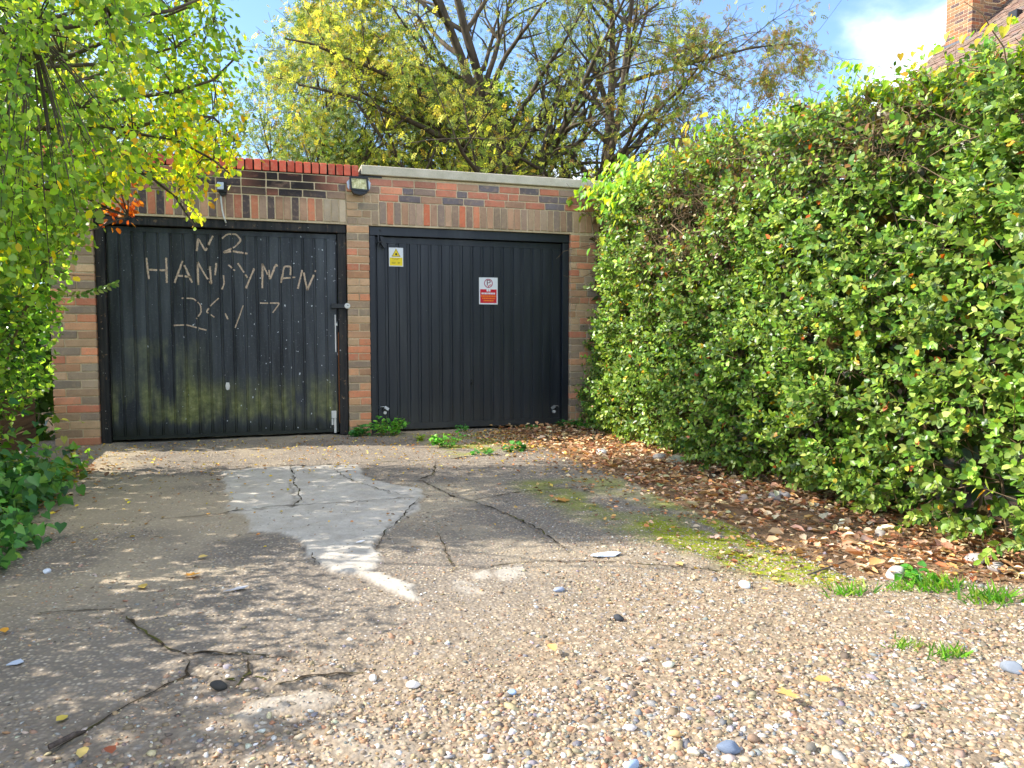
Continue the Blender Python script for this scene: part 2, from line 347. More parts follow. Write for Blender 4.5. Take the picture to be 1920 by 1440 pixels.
def new_door_mat():
    k = NT('blue black door paint'); p = k.pos(); f = k.noise(k.scale(p, (3, 3, 0.7)), 1.5, 4); g = k.noise(p, 60, 3, 0.6)
    c = k.mix(k.ramp(f, [(0.35, 0), (0.7, 1)]), lin(25, 30, 38), lin(32, 37, 45)); sp = k.n('ShaderNodeSeparateXYZ', Vector=p)
    c = k.mix(k.ramp(k.math('ADD', sp.outputs[2], k.math('MULTIPLY', f, 0.3)), [(0.15, 0.55), (0.5, 0)]), c, lin(62, 60, 55))
    c = k.mix(k.ramp(k.noise(k.scale(p, (14, 14, .8)), 1.0, 5, .65), [(.5, 0), (.8, .35)]), c, lin(74, 78, 82))
    c = k.mix(k.math('MULTIPLY', k.math('GREATER_THAN', k.noise(p, 60, 1), 0.8), 0.5), c, lin(150, 150, 150))
    k.principled(c, k.ramp(f, [(.3, .36), (.7, .52)]), 0.45, 0, k.bump(k.math('ADD', g, k.math('MULTIPLY', k.noise(p, 5, 2), 3.0)), 0.12, 0.004)); return k.m
M_DOOR_NEW = new_door_mat()
def frame_mat():
    k = NT('flaking black timber paint'); p = k.pos(); f = k.noise(k.scale(p, (30, 30, 2.5)), 1.0, 5, 0.65); g = k.noise(p, 18, 5, 0.65)
    c = k.mix(k.ramp(f, [(0.4, 0), (0.7, 1)]), lin(34, 35, 37), lin(66, 62, 58)); c = k.mix(k.ramp(g, [(0.62, 0), (0.66, 0.8)]), c, lin(120, 96, 74))
    c = k.mix(k.math('MULTIPLY', k.math('GREATER_THAN', k.noise(p, 45, 2), 0.73), 0.8), c, lin(196, 190, 184))
    k.principled(c, 0.7, 0.25, 0, k.bump(f, 0.4, 0.004)); return k.m
M_FRAME = frame_mat()
M_BLACK = flat_mat('black plastic', lin(26, 27, 30), 0.4, 0.4)
M_SILVER = flat_mat('brushed steel', lin(188, 190, 196), 0.35, 0.5, 0.7, 0.08)
M_WHITE = flat_mat('white painted metal', lin(216, 214, 208), 0.5, 0.4, 0, 0.08)
M_RUST = flat_mat('rusty steel', lin(132, 78, 42), 0.85, 0.2, 0, 0.25, 25)
M_DARKHOLE = flat_mat('dark interior', lin(20, 20, 20), 0.9, 0.1)
M_CHALK = None
def chalk():
    k = NT('scratched chalk lettering'); p = k.pos(); f = k.noise(p, 60, 4, 0.7)
    k.principled(k.ramp(f, [(0.35, lin(150, 130, 112)), (0.55, lin(196, 172, 148)), (0.75, lin(214, 196, 176))]), 0.85, 0.1); return k.m
M_CHALK = chalk()
M_REDBRICK = M_BRICK
M_ROOF_FELT = flat_mat('roof felt', lin(70, 70, 68), 0.9, 0.1, 0, 0.2, 6)

# ------------------------------------------------------------------ setting: ground sheet and driveway
kg = NT('earth'); pe = kg.pos(); fe = kg.noise(pe, 3, 6, 0.65); fe2 = kg.noise(pe, 40, 5, 0.7)
kg.principled(kg.mix(kg.ramp(fe2, [(0.3, 0), (0.7, 1)]), kg.mix(fe, lin(84, 68, 50), lin(104, 92, 66)), lin(58, 46, 34)), 0.95, 0.1, 0, kg.bump(fe2, 0.8, 0.02))
ground = tag(MB().add([(-300, -300, -0.05), (300, -300, -0.05), (300, 600, -0.05), (-300, 600, -0.05)], [(0, 1, 2, 3)]).build('ground', kg.m), kind='structure')

GX0, GX1, GY0, GY1, GD = -1.2, 5.9, -6.8, 0.42, 0.018
gx = np.arange(GX0, GX1 + GD, GD); gy = np.arange(GY0, GY1 + GD, GD); GXX, GYY = np.meshgrid(gx, gy, indexing='ij')
nzx = GXX + 0.10 * (NZ.fbm(GXX * 5, GYY * 5) - 0.5) + 0.03 * (NZ.fbm(GXX * 30 + 7, GYY * 30) - 0.5)
nzy = GYY + 0.10 * (NZ.fbm(GXX * 5 + 40, GYY * 5 + 11) - 0.5) + 0.03 * (NZ.fbm(GXX * 30 + 3, GYY * 30 + 9) - 0.5)
PATCH = gp([(412, 886), (470, 878), (560, 876), (672, 874), (690, 905), (785, 918), (782, 955), (735, 990), (700, 1022), (722, 1048), (698, 1072), (772, 1097), (796, 1128), (740, 1112), (660, 1076), (590, 1052), (560, 1015), (530, 1000), (470, 1000), (460, 965), (425, 962), (432, 930)])
d_patch = sdist_poly(nzx, nzy, PATCH)
SMALL = [gp(q) for q in ([(430, 1345), (500, 1312), (600, 1290), (660, 1296), (610, 1322), (540, 1338), (470, 1358)], [(130, 1350), (180, 1310), (300, 1290), (330, 1262), (260, 1300), (200, 1345)],
    [(882, 1072), (905, 1066), (922, 1074), (912, 1084), (888, 1083)], [(925, 1072), (955, 1060), (990, 1064), (985, 1080), (950, 1083)], [(600, 1345), (700, 1335), (780, 1380), (800, 1440), (700, 1440), (640, 1390)],
    [(850, 1085), (880, 1090), (930, 1110), (880, 1112), (850, 1100)])]
small_w = [0.5, 0.0, 0.65, 0.65, 0.3, 0.4]
concrete = sstep(-0.012, 0.012, d_patch)
conc_raw = np.zeros_like(concrete)
for q, w_ in zip(SMALL, small_w): conc_raw = np.maximum(conc_raw, w_ * sstep(-0.012, 0.012, sdist_poly(nzx, nzy, q)))
CRACKS = [[(430, 868), (560, 873), (700, 867), (830, 861), (900, 855), (1010, 846)], [(300, 975), (420, 963), (540, 952), (650, 945), (785, 936)], [(545, 876), (548, 910), (560, 940), (540, 955)],
    [(622, 880), (650, 900), (690, 915), (760, 932)], [(818, 864), (812, 890), (785, 900), (820, 915), (850, 930), (900, 942), (1000, 985), (1062, 1035)], [(870, 938), (960, 925), (1060, 915), (1165, 910)],
    [(225, 1145), (260, 1180), (300, 1205), (345, 1230), (380, 1226), (450, 1225), (560, 1235)], [(85, 1415), (160, 1365), (250, 1310), (340, 1268), (350, 1235)],
    [(350, 1265), (400, 1275), (470, 1285), (530, 1292), (590, 1275), (695, 1255)], [(465, 1235), (466, 1268), (440, 1290)], [(50, 1152), (140, 1147), (225, 1143)], [(840, 1066), (900, 1062), (1010, 1050), (1120, 1052), (1300, 1060), (1480, 1078)],
    [(820, 1000), (850, 1062)], [(785, 940), (730, 990), (705, 1030)], [(1160, 910), (1230, 925), (1300, 940)], [(500, 1000), (455, 1002), (440, 1010)], [(600, 1060), (560, 1020)], [(230, 860), (330, 866), (430, 868)]]
CRW = [1, .9, 1, .7, 1.1, .8, 1.5, 1.5, 1.6, 1.2, .8, .7, .7, .8, .6, .5, .6, .7]
crack = np.zeros_like(concrete)
for q, w_ in zip(CRACKS, CRW):
    d = dist_line(nzx, nzy, gp(q)); ww = 0.009 * w_ * (0.6 + 0.9 * NZ.fbm(GXX * 8 + 3, GYY * 8)); crack = np.maximum(crack, np.clip(1.25 - d / ww, 0, 1))
EDGE_X = 3.86
edge_line = EDGE_X + 0.16 * (NZ.fbm(GYY * 1.7, GYY * 0 + 3.3) - 0.5) + 0.05 * (NZ.fbm(GXX * 9, GYY * 9) - 0.5) + 1.3 * sstep(-5.05, -5.75, GYY)
soil = sstep(-0.03, 0.03, GXX - edge_line)                                    # the litter bed beside the hedge
soil = np.maximum(soil, sstep(0.05, -0.10, GXX - (0.22 + 0.25 * (NZ.fbm(GYY * 2, GXX * 2) - 0.5))) * sstep(-0.9, -1.4, GYY))   # bed under the left shrub
moss_b = sstep(-0.12, 0.02, sdist_poly(nzx, nzy, gp([(1230, 985), (1330, 980), (1430, 1000), (1510, 1030), (1580, 1082), (1480, 1078), (1380, 1052), (1290, 1022)])))
moss_a = sstep(-0.15, 0.08, sdist_poly(nzx, nzy, gp([(960, 905), (1150, 900), (1300, 948), (1450, 1000), (1590, 1080), (1420, 1075), (1250, 1020), (1080, 965)])))
moss_c = sstep(-0.08, 0.06, sdist_poly(nzx, nzy, gp([(770, 815), (1090, 800), (1130, 815), (1000, 840), (830, 858)])))
moss = np.clip(1.9 * moss_b * sstep(.2, .48, NZ.fbm(GXX * 6, GYY * 6)) + .6 * moss_a * sstep(.28, .62, NZ.fbm(GXX * 4 + 9, GYY * 4)) + 0.8 * moss_c * sstep(.4, .7, NZ.fbm(GXX * 7, GYY * 7 + 4)), 0, 1)
gn = NZ.fbm(GXX * 1.6 + 5, GYY * 1.6 + 2)
gravel = (.35 + .65 * sstep(.9, 2.4, GXX + .5 * (gn - .5))) * sstep(-4.5, -5.7, GYY - 0.30 * (GXX - 2.0) + 0.9 * (gn - 0.5))
gravel = np.maximum(gravel, sstep(-5.75, -6.0, GYY))
gravel *= 1 - 0.85 * sstep(0.9, 0.35, np.hypot((GXX - 0.95) / 0.75, (GYY + 5.05) / 0.42))       # bare slab at the left
gravel *= 1 - conc_raw * 0.8
dust_sun = sstep(.42, .66, NZ.fbm(GXX * 1.3 + 21, GYY * 1.3 + 8)) * sstep(-5.2, -3.8, GYY)
dust_sun = np.maximum(dust_sun, sstep(0.02, 0.25, sdist_poly(nzx, nzy, gp([(40, 850), (180, 868), (240, 885), (120, 890), (50, 880)]))))  # wedge of sunlight beside the left pier, painted in with the dust
ht = 0.016 * (NZ.fbm(GXX * 2.2, GYY * 2.2) - 0.5) + 0.006 * (NZ.fbm(GXX * 14, GYY * 14) - 0.5) + 0.005 * (NZ.fbm(GXX * 32, GYY * 32, 2) - 0.5) * (1 - 0.7 * concrete)
ht = ht - 0.007 * crack + 0.011 * concrete + 0.006 * conc_raw - 0.012 * sstep(0.3, 0.8, gravel) - 0.01 * soil
slab = sdist_poly(nzx, nzy, gp([(350, 1232), (450, 1228), (560, 1240), (690, 1256), (590, 1275), (530, 1292), (470, 1285), (400, 1276), (350, 1264)]))
ht = ht + 0.010 * sstep(-0.01, 0.03, slab)
ni, nj = GXX.shape
V = np.stack([GXX, GYY, ht], -1).reshape(-1, 3)
ii, jj = np.meshgrid(np.arange(ni - 1), np.arange(nj - 1), indexing='ij'); b_ = (ii * nj + jj).ravel()
me = np_mesh('driveway', V, np.stack([b_, b_ + nj, b_ + nj + 1, b_ + 1], 1), None, smooth=True)
for nm, arr in (('concrete', np.maximum(concrete, conc_raw)), ('crack', crack), ('soil', soil), ('moss', moss), ('gravel', gravel), ('dust_sun', dust_sun)):
    a = me.attributes.new(nm, 'FLOAT', 'POINT'); a.data.foreach_set('value', arr.ravel().astype(np.float32))
def drive_mat():
    k = NT('worn tarmac and concrete'); p = k.pos(); A = lambda n: k.attr(n).outputs['Fac']
    vo = k.n('ShaderNodeTexVoronoi', Vector=p, Scale=68.0, Randomness=1.0); vo2 = k.n('ShaderNodeTexVoronoi', Vector=p, Scale=38.0)
    stone = k.ramp(k.n('ShaderNodeSeparateColor', Color=vo.outputs['Color']).outputs[0], [(0.0, lin(136, 122, 106)), (0.3, lin(172, 152, 126)), (0.5, lin(150, 145, 138)), (0.75, lin(198, 176, 144)), (1.0, lin(220, 206, 184))])
    binder = k.mix(k.noise(p, 5, 4), lin(116, 106, 95), lin(142, 131, 116))
    big = k.noise(p, 1.1, 5, 0.6)
    smask = k.math('MULTIPLY', k.ramp(vo.outputs['Distance'], [(0.22, 1), (0.55, 0)]), k.ramp(big, [(0.3, 0.55), (0.65, 0.95)]))
    c = k.mix(smask, binder, stone)
    c = k.mix(k.ramp(k.noise(p, 2.3, 6, 0.65), [(0.42, 0), (0.7, 0.55)]), c, lin(108, 101, 92))
    c = k.mix(k.math('MULTIPLY', A('dust_sun'), 0.55), c, k.mix(k.noise(p, 70, 4, 0.7), lin(168, 150, 122), lin(212, 194, 162)))
    cf = k.noise(p, 75, 5, 0.7); cc = k.mix(k.ramp(cf, [(0.35, 0), (0.7, 1)]), lin(188, 179, 164), lin(212, 204, 190)); cc = k.mix(k.ramp(k.noise(p, 7, 5, 0.6), [(0.42, 0), (0.7, 0.5)]), cc, lin(150, 139, 122))
    c = k.mix(k.math('MULTIPLY', A('concrete'), k.ramp(k.noise(p, 22, 5, .7), [(.3, .55), (.5, .95)])), c, cc)
    st2 = k.ramp(k.n('ShaderNodeSeparateColor', Color=vo2.outputs['Color']).outputs[0], [(0.0, lin(130, 116, 100)), (0.4, lin(176, 152, 120)), (0.7, lin(204, 182, 150)), (1.0, lin(166, 160, 154))])
    c = k.mix(k.math('MULTIPLY', A('gravel'), 0.7), c, k.mix(k.ramp(vo2.outputs['Distance'], [(0.3, 1), (0.6, 0)]), lin(140, 120, 94), st2))
    mo = k.mix(k.noise(p, 55, 5, 0.7), lin(104, 116, 16), lin(158, 164, 30)); mf = k.math('MULTIPLY', A('moss'), k.ramp(k.noise(p, 26, 4, 0.7), [(0.3, 0.55), (0.55, 1)]))
    c = k.mix(mf, c, mo)
    c = k.mix(A('soil'), c, k.mix(k.noise(p, 40, 5, 0.7), lin(104, 82, 60), lin(156, 124, 92)))
    c = k.mix(k.math('MULTIPLY', A('crack'), 0.5), c, lin(84, 74, 60))
    h = k.math('ADD', k.math('MULTIPLY', k.math('SUBTRACT', 1.0, vo.outputs['Distance']), k.math('SUBTRACT', 1.0, k.math('MULTIPLY', A('concrete'), 0.8))), k.math('MULTIPLY', cf, 0.5))
    k.principled(c, 0.88, 0.2, 0, k.bump(h, 0.55, 0.008)); return k.m
me.materials.append(drive_mat())
driveway = tag(put('driveway', me), kind='structure')
def ground_z(x, y):
    i = np.clip(((np.asarray(x) - GX0) / GD).astype(int), 0, ni - 1); j = np.clip(((np.asarray(y) - GY0) / GD).astype(int), 0, nj - 1); return ht[i, j]
def gfield(arr, x, y):
    i = np.clip(((np.asarray(x) - GX0) / GD).astype(int), 0, ni - 1); j = np.clip(((np.asarray(y) - GY0) / GD).astype(int), 0, nj - 1); return arr[i, j]

kc = NT('dirt in crack'); fcr = kc.noise(kc.pos(), 45, 5, .7); kc.principled(kc.mix(kc.ramp(kc.noise(kc.pos(), 6, 3), [(.5, 0), (.62, .8)]), kc.ramp(fcr, [(.3, lin(38, 33, 28)), (.7, lin(84, 72, 56))]), lin(92, 92, 44)), .95, .05, 0, kc.bump(fcr, .6, .006))
crr = np.random.default_rng(14)
for q, w_ in zip(CRACKS, CRW):
    g = np.array(gp(q)); pts = []
    for a, b in zip(g[:-1], g[1:]):
        m = max(3, int(np.linalg.norm(b - a) / .03)); pts += [a + (b - a) * t / m for t in range(m)]
    pts = np.array(pts + [g[-1]]); n_ = len(pts); tg = np.gradient(pts, axis=0); tg /= np.linalg.norm(tg, axis=1, keepdims=True) + 1e-9; no = np.stack([-tg[:, 1], tg[:, 0]], 1)
    pts = pts + no * (np.cumsum(crr.normal(0, .006, n_)) * .5 + crr.normal(0, .005, n_))[:, None] * np.sin(np.linspace(0, math.pi, n_))[:, None] ** .3
    wd = .0031 * min(w_, 1.1) * (.35 + crr.gamma(2.0, .4, n_)) * np.clip(np.sin(np.linspace(.12, math.pi - .12, n_)) * 2.2, .25, 1)
    Lq, Rq = pts + no * wd[:, None], pts - no * wd[:, None] * crr.uniform(.5, 1.3, (n_, 1))
    V = np.concatenate([np.c_[Lq, ground_z(Lq[:, 0], Lq[:, 1]) + .0035], np.c_[Rq, ground_z(Rq[:, 0], Rq[:, 1]) + .0035]]); zc_ = np.maximum(V[:n_, 2], V[n_:, 2]); V[:n_, 2] = zc_; V[n_:, 2] = zc_
    i_ = np.arange(n_ - 1); put('crack', np_mesh('crack', V, np.stack([i_, i_ + n_, i_ + n_ + 1, i_ + 1], 1), kc.m), None, driveway)
# ------------------------------------------------------------------ the two garages
LINZ = 2.105
gar_l = tag(empty('garage', (0.93, 0, 0)), 'brick garage with red brick roof edge and a weathered chalked door', 'garage', 'lock-up garages')
gar_r = tag(empty('garage', (3.6, 0, 0)), 'brick garage with a pale concrete coping and a clean blue-black door with two signs', 'garage', 'lock-up garages')
def local(o, par):
    """parent without moving: meshes are written in yard coordinates"""
    o.parent = par; o.matrix_parent_inverse = Matrix.Translation(par.location).inverted(); return o
def sub(o, par):
    o.parent = par
    return o
def part(name, mb, mat, par, smooth=False):
    o = mb.build(name, mat, None, smooth); return local(o, par)
brng = random.Random(11)
BR_CACHE = {}
def brick_mesh(L, H, D=0.07):
    key = (round(L, 3), round(H, 3))
    lst = BR_CACHE.setdefault(key, [])
    if len(lst) < 4:
        bm = bmesh.new(); bmesh.ops.create_cube(bm, size=1.0)
        for v in bm.verts: v.co = (v.co.x * L + brng.uniform(-.002, .002), v.co.y * D, v.co.z * H + brng.uniform(-.002, .002))
        bmesh.ops.bevel(bm, geom=bm.edges[:], offset=0.0045, segments=1, affect='EDGES')
        for v in bm.verts: v.co.x += brng.uniform(-.0012, .0012); v.co.z += brng.uniform(-.0012, .0012); v.co.y += brng.uniform(-.0008, .0008)
        m = bpy.data.meshes.new('brick'); bm.to_mesh(m); bm.free(); m.materials.append(M_BRICK); lst.append(m); return m
    return brng.choice(lst)
P_BUFF = [(162, 128, 94), (150, 122, 92), (138, 116, 92), (156, 116, 84), (126, 110, 90), (168, 136, 100), (174, 112, 78), (178, 106, 74), (124, 106, 88), (166, 124, 86), (184, 114, 76), (172, 122, 84)]
P_RED = [(176, 102, 70), (168, 98, 70), (152, 94, 72), (122, 100, 86), (104, 90, 86), (132, 106, 86), (180, 112, 78), (96, 86, 86), (144, 106, 80)]
P_BURNT = [(78, 66, 62), (58, 52, 54), (140, 82, 60), (96, 76, 66), (70, 60, 60), (158, 92, 66), (110, 84, 70)]
P_SOLD = [(132, 106, 86), (144, 112, 86), (116, 98, 84), (156, 116, 86), (176, 104, 70), (148, 112, 86), (118, 98, 84), (160, 112, 82), (182, 106, 70)]
P_COPE = [(172, 74, 56), (182, 82, 62), (164, 70, 54), (150, 68, 56), (188, 90, 68)]
def brick(par, x0, x1, z0, z1, pal, proud=0.0, w=None):
    L, H = x1 - x0, z1 - z0
    o = bpy.data.objects.new('brick', brick_mesh(L, H)); COL.objects.link(o); o.parent = par
    o.location = ((x0 + x1) / 2 - par_base[par.name][0], 0.0325 - proud + brng.uniform(-.0025, .0025), (z0 + z1) / 2)
    o.rotation_euler = (brng.uniform(-.008, .008), brng.uniform(-.006, .006), brng.uniform(-.008, .008))
    c = brng.choice(pal); j = 1.75 * math.exp(brng.gauss(0, .12)); l = lin(*c); g_ = sum(l[:3]) / 3; l = [v * .88 + g_ * .12 for v in l[:3]]; o.color = (l[0] * j, l[1] * j, l[2] * j, 1); return o
par_base = {}
def wall_part(name, mb, par):
    o = part(name, mb, M_MORTAR, par); par_base[o.name] = (par.location.x,)
    o.matrix_parent_inverse = Matrix.Identity(4); o.location = (0, 0, 0)
    for v in o.data.vertices: v.co.x -= par.location.x
    return o
JT = 0.010
def course(par, x0, x1, z, H, pal, start='S', sizes=(0.215, 0.1025), pattern=None, fill=True):
    x = x0; i = 0; first = brng.choice((0.06, 0.1025, 0.16, 0.19))
    while x < x1 - 0.02:
        L = first if i == 0 else sizes[0] if (pattern is None or pattern[i % len(pattern)] == 'S') else sizes[1]
        e = min(x + L, x1)
        if x1 - e < 0.05: e = x1
        brick(par, x, e, z, z + H, pal(0.5 * (x + e), z) if callable(pal) else pal); x = e + JT; i += 1
CH = 0.065
def pier(par, x0, x1, z1, kind):
    z = 0.004 if kind != 'mid' else 0.004; n = 0
    while z + CH < z1 + 0.01:
        pal = P_BUFF
        if kind == 'mid':
            if n % 2: brick(par, x0, x1, z, z + CH, pal)
            else: m = (x0 + x1) / 2 + brng.uniform(-.008, .008); brick(par, x0, m - JT / 2, z, z + CH, pal); brick(par, m + JT / 2, x1, z, z + CH, pal)
        else:
            cut = x0 + (0.215 if n % 2 else 0.1025) + brng.uniform(-.015, .015)
            if kind == 'right':
                course(par, x0, x1, z, CH, pal, pattern='HS' if n % 2 else 'SHS')
            else:
                brick(par, x0, cut, z, z + CH, pal); brick(par, cut + JT, x1, z, z + CH, pal)
        z += CH + JT; n += 1
MF = 0.0045   # mortar face sits this far behind the wall plane
# left garage walls (mortar bodies), bricks on the fronts
wl = wall_part('wall', MB().box(-0.36, -0.012, MF, 0.30, -0.04, LINZ).box(-0.36, 2.243, MF, 0.30, LINZ, 2.575).box(-0.36, -0.14, 0.30, 5.2, -0.04, 2.5).box(-0.36, 2.3, 5.2, 5.4, -0.04, 2.5), gar_l)
wr_ = wall_part('wall', MB().box(2.249, 2.463, MF, 5.2, -0.04, LINZ).box(2.245, 5.4, MF, 0.30, LINZ, 2.592).box(4.645, 5.4, MF, 0.30, -0.04, LINZ).box(5.15, 5.4, 0.30, 5.4, -0.04, 2.5).box(2.3, 5.15, 5.2, 5.4, -0.04, 2.5), gar_r)
part('roof', MB().box(-0.14, 2.3, 0.30, 5.2, 2.38, 2.5), M_ROOF_FELT, gar_l); part('roof', MB().box(2.302, 5.15, 0.30, 5.2, 2.38, 2.5), M_ROOF_FELT, gar_r)
part('floor_slab', MB().box(-0.14, 2.24, 0.28, 5.2, -0.04, 0.012), M_COPING, gar_l); part('floor_slab', MB().box(2.47, 5.15, 0.28, 5.2, -0.04, 0.012), M_COPING, gar_r)
pier(wl, -0.372, -0.006, LINZ - 0.02, 'left')
pier(wr_, 2.247, 2.466, LINZ - 0.02, 'mid')
pier(wr_, 4.642, 5.36, LINZ - 0.02, 'right')
def soldiers(par, x0, x1, pal):
    x = x0
    while x < x1 - 0.03:
        e = min(x + 0.065, x1); brick(par, x, e, 2.124, 2.342, pal(x, 2.2) if callable(pal) else pal); x = e + JT
soldiers(wl, -0.372, 2.238, lambda x, z: P_BURNT + P_SOLD if x < 2.0 else [(150, 132, 108), (140, 124, 102)])
soldiers(wr_, 2.572, 5.39, lambda x, z: P_SOLD + [(186, 96, 58)] if x < 3.7 else P_SOLD[:4] + [(140, 116, 92), (150, 122, 94)])
z = 2.352
for n in range(3):
    course(wl, -0.372 - 0.0, 2.238 if n < 2 else 2.30, z, CH, lambda x, zz: P_BURNT if x < 1.95 else P_RED, pattern='S' if n % 2 else 'SSHS')
    course(wr_, (2.572 if n == 0 else 2.250) if n < 2 else 2.312, 5.39, z, CH, (lambda x, zz: P_RED), pattern='HSS' if n % 2 else 'S')
    z += CH + JT
z = LINZ + 0.004
for n in range(4):      # the block of small bricks over the middle pier
    cut = (2.35, 2.40, 2.36, 2.42)[n]; h_ = 0.066 if n < 3 else 0.070
    brick(wr_, 2.250, cut - .005, z, z + h_, P_BUFF[:5]); brick(wr_, cut + .005, 2.485 if n != 2 else 2.56, z, z + h_, P_BUFF[:6])
    z += h_ + JT * .8
brick(wr_, 2.495, 2.560, LINZ + .004, LINZ + .145, P_BUFF[1:3]); brick(wr_, 2.495, 2.560, LINZ + .226, LINZ + .31, P_BUFF[1:3])
# brick-on-edge coping of the left garage: each brick is lifted away one by one
z0c = 2.580; x = -0.372; i = 0
cop = part('coping', MB().box(-0.36, 2.370, 0.0, 0.215, z0c - 0.004, z0c + 0.098), M_MORTAR, gar_l); cop.data.materials[0] = M_DARKHOLE
CB = MB().box(-.0318, .0318, -.115, .115, -.0525, .0525, 0.004).mesh('coping_brick', M_BRICK)
while x < 2.33:
    o = bpy.data.objects.new('coping_brick', CB); COL.objects.link(o); o.parent = cop; o.matrix_parent_inverse = cop.matrix_parent_inverse
    o.location = (x + 0.032 - 0.93 + gar_l.location.x, 0.104 + brng.uniform(-.003, .003), z0c + 0.0535 + brng.uniform(-.002, .002)); o.rotation_euler = (0, brng.uniform(-.012, .012), brng.uniform(-.02, .02))
    o.matrix_parent_inverse = Matrix.Identity(4)
    c = lin(*brng.choice(P_COPE)); j = 1.6 * math.exp(brng.gauss(0, .1)); o.color = (c[0] * j, c[1] * j, c[2] * j, 1); x += 0.0765; i += 1
part('coping', MB().box(2.392, 5.42, -0.035, 0.24, 2.598, 2.690, 0.006), M_COPING, gar_r)
part('damp_strip', MB().box(2.33, 2.60, -0.008, 0.02, 2.578, 2.590), M_BLACK, gar_r)

# ---- doors. the leaf of each is a sheet with upright pressed panels
def make_door(par, x0, x1, z0, z1, yf, n, gap, mat, backmat, rail_top, rail_bot, depth):
    d = part('garage_door', MB().box(x0, x1, yf + depth, yf + depth + 0.03, z0, z1).box(x0, x1, yf, yf + depth - 0.001, z1 - rail_top, z1).box(x0, x1, yf + 0.002, yf + depth - 0.001, z0, z0 + rail_bot), mat, par)
    pitch = (x1 - x0) / n; w = pitch - gap; pz0, pz1 = z0 + rail_bot + 0.002, z1 - rail_top - 0.002
    ch = min(depth * 0.9, 0.007)
    bm = bmesh.new()
    prof = [(-w / 2, depth), (-w / 2 + ch * .35, ch), (-w / 2 + ch, 0), (w / 2 - ch, 0), (w / 2 - ch * .35, ch), (w / 2, depth)]
    lo = [bm.verts.new((px, py, -(pz1 - pz0) / 2)) for px, py in prof]; hi = [bm.verts.new((px, py, (pz1 - pz0) / 2)) for px, py in prof]
    for a in range(5): bm.faces.new((lo[a], lo[a + 1], hi[a + 1], hi[a]))
    bm.faces.new(lo[::-1]); bm.faces.new(hi); bmesh.ops.recalc_face_normals(bm, faces=bm.faces[:])
    me = bpy.data.meshes.new('panel'); bm.to_mesh(me); bm.free(); me.materials.append(mat)
    for i in range(n):
        o = bpy.data.objects.new('panel', me); COL.objects.link(o); o.parent = d; o.matrix_parent_inverse = d.matrix_parent_inverse.copy()
        o.matrix_parent_inverse = Matrix.Identity(4); o.location = (x0 + pitch * (i + 0.5), yf + 0.0005 * (i % 3), (pz0 + pz1) / 2)
    return d, pitch, gap
YD1, YD2 = 0.075, 0.085
door1, pit1, gap1 = make_door(gar_l, 0.082, 2.150, 0.028, 2.010, YD1, 19, 0.014, M_DOOR_OLD, M_BLACK, 0.045, 0.03, 0.014)
door2, pit2, gap2 = make_door(gar_r, 2.536, 4.560, 0.028, 2.005, YD2, 18, 0.021, M_DOOR_NEW, M_BLACK, 0.06, 0.06, 0.011)
def dsub(name, mb, mat, door, smooth=False):
    o = mb.build(name, mat, None, smooth); o.parent = door; return o
part('door_frame', MB().box(-0.002, 0.076, 0.035, 0.15, 0.0, 2.02, 0.004).box(2.158, 2.240, 0.035, 0.15, 0.0, 2.02, 0.004).box(-0.002, 2.240, 0.02, 0.15, 2.022, 2.102, 0.004), M_FRAME, gar_l)
part('door_frame', MB().box(2.472, 2.530, 0.045, 0.15, 0.0, 2.012, 0.003).box(4.566, 4.638, 0.045, 0.15, 0.0, 2.012, 0.003).box(2.472, 4.638, 0.035, 0.15, 2.014, 2.102, 0.003), M_DOOR_NEW, gar_r)

# chalked lettering on the left door: strokes of flat ribbon on the panel faces
ZF = 620 / 1513.0
def zp(X, Y): return F(80 + X * ZF, 270 + Y * ZF, YD1)
STROKES = [[(705, 490), (711, 430), (745, 490), (779, 420)], [(820, 432), (845, 412), (885, 412), (908, 440), (882, 470), (825, 497), (870, 490), (938, 502)],
    [(475, 520), (480, 570), (486, 618)], [(565, 520), (567, 580), (568, 635)], [(480, 575), (520, 577), (566, 578)],
    [(603, 635), (622, 585), (640, 535)], [(640, 535), (662, 585), (684, 634)], [(616, 602), (650, 605), (680, 609)], [(712, 645), (709, 540)], [(709, 540), (740, 595), (772, 642), (765, 560)],
    [(795, 545), (789, 600)], [(827, 600), (831, 640), (818, 668)], [(850, 553), (880, 580)], [(893, 545), (915, 578), (937, 612)], [(968, 570), (950, 612), (930, 660)],
    [(1005, 660), (1006, 548)], [(1006, 548), (1040, 620), (1068, 548), (1074, 560)], [(1035, 560), (1038, 610)], [(1088, 650), (1105, 560), (1136, 560), (1133, 600)], [(1095, 615), (1155, 610)],
    [(1168, 662), (1190, 565)], [(1190, 565), (1210, 668)], [(1210, 668), (1250, 578)],
    [(636, 705), (690, 707), (722, 735), (726, 770), (698, 806)], [(600, 830), (660, 828), (750, 852)], [(806, 705), (772, 735), (748, 768), (786, 792)], [(835, 775), (848, 802)], [(820, 835), (822, 865)], [(918, 738), (900, 790), (880, 842)], [(995, 728), (1085, 728), (1053, 772)]]
LETTERS = [(0, 1), (1, 2), (2, 5), (5, 8), (8, 10), (10, 13), (13, 15), (15, 18), (18, 20), (20, 23), (23, 25), (25, 28), (28, 29), (29, 30)]
srng = random.Random(4)
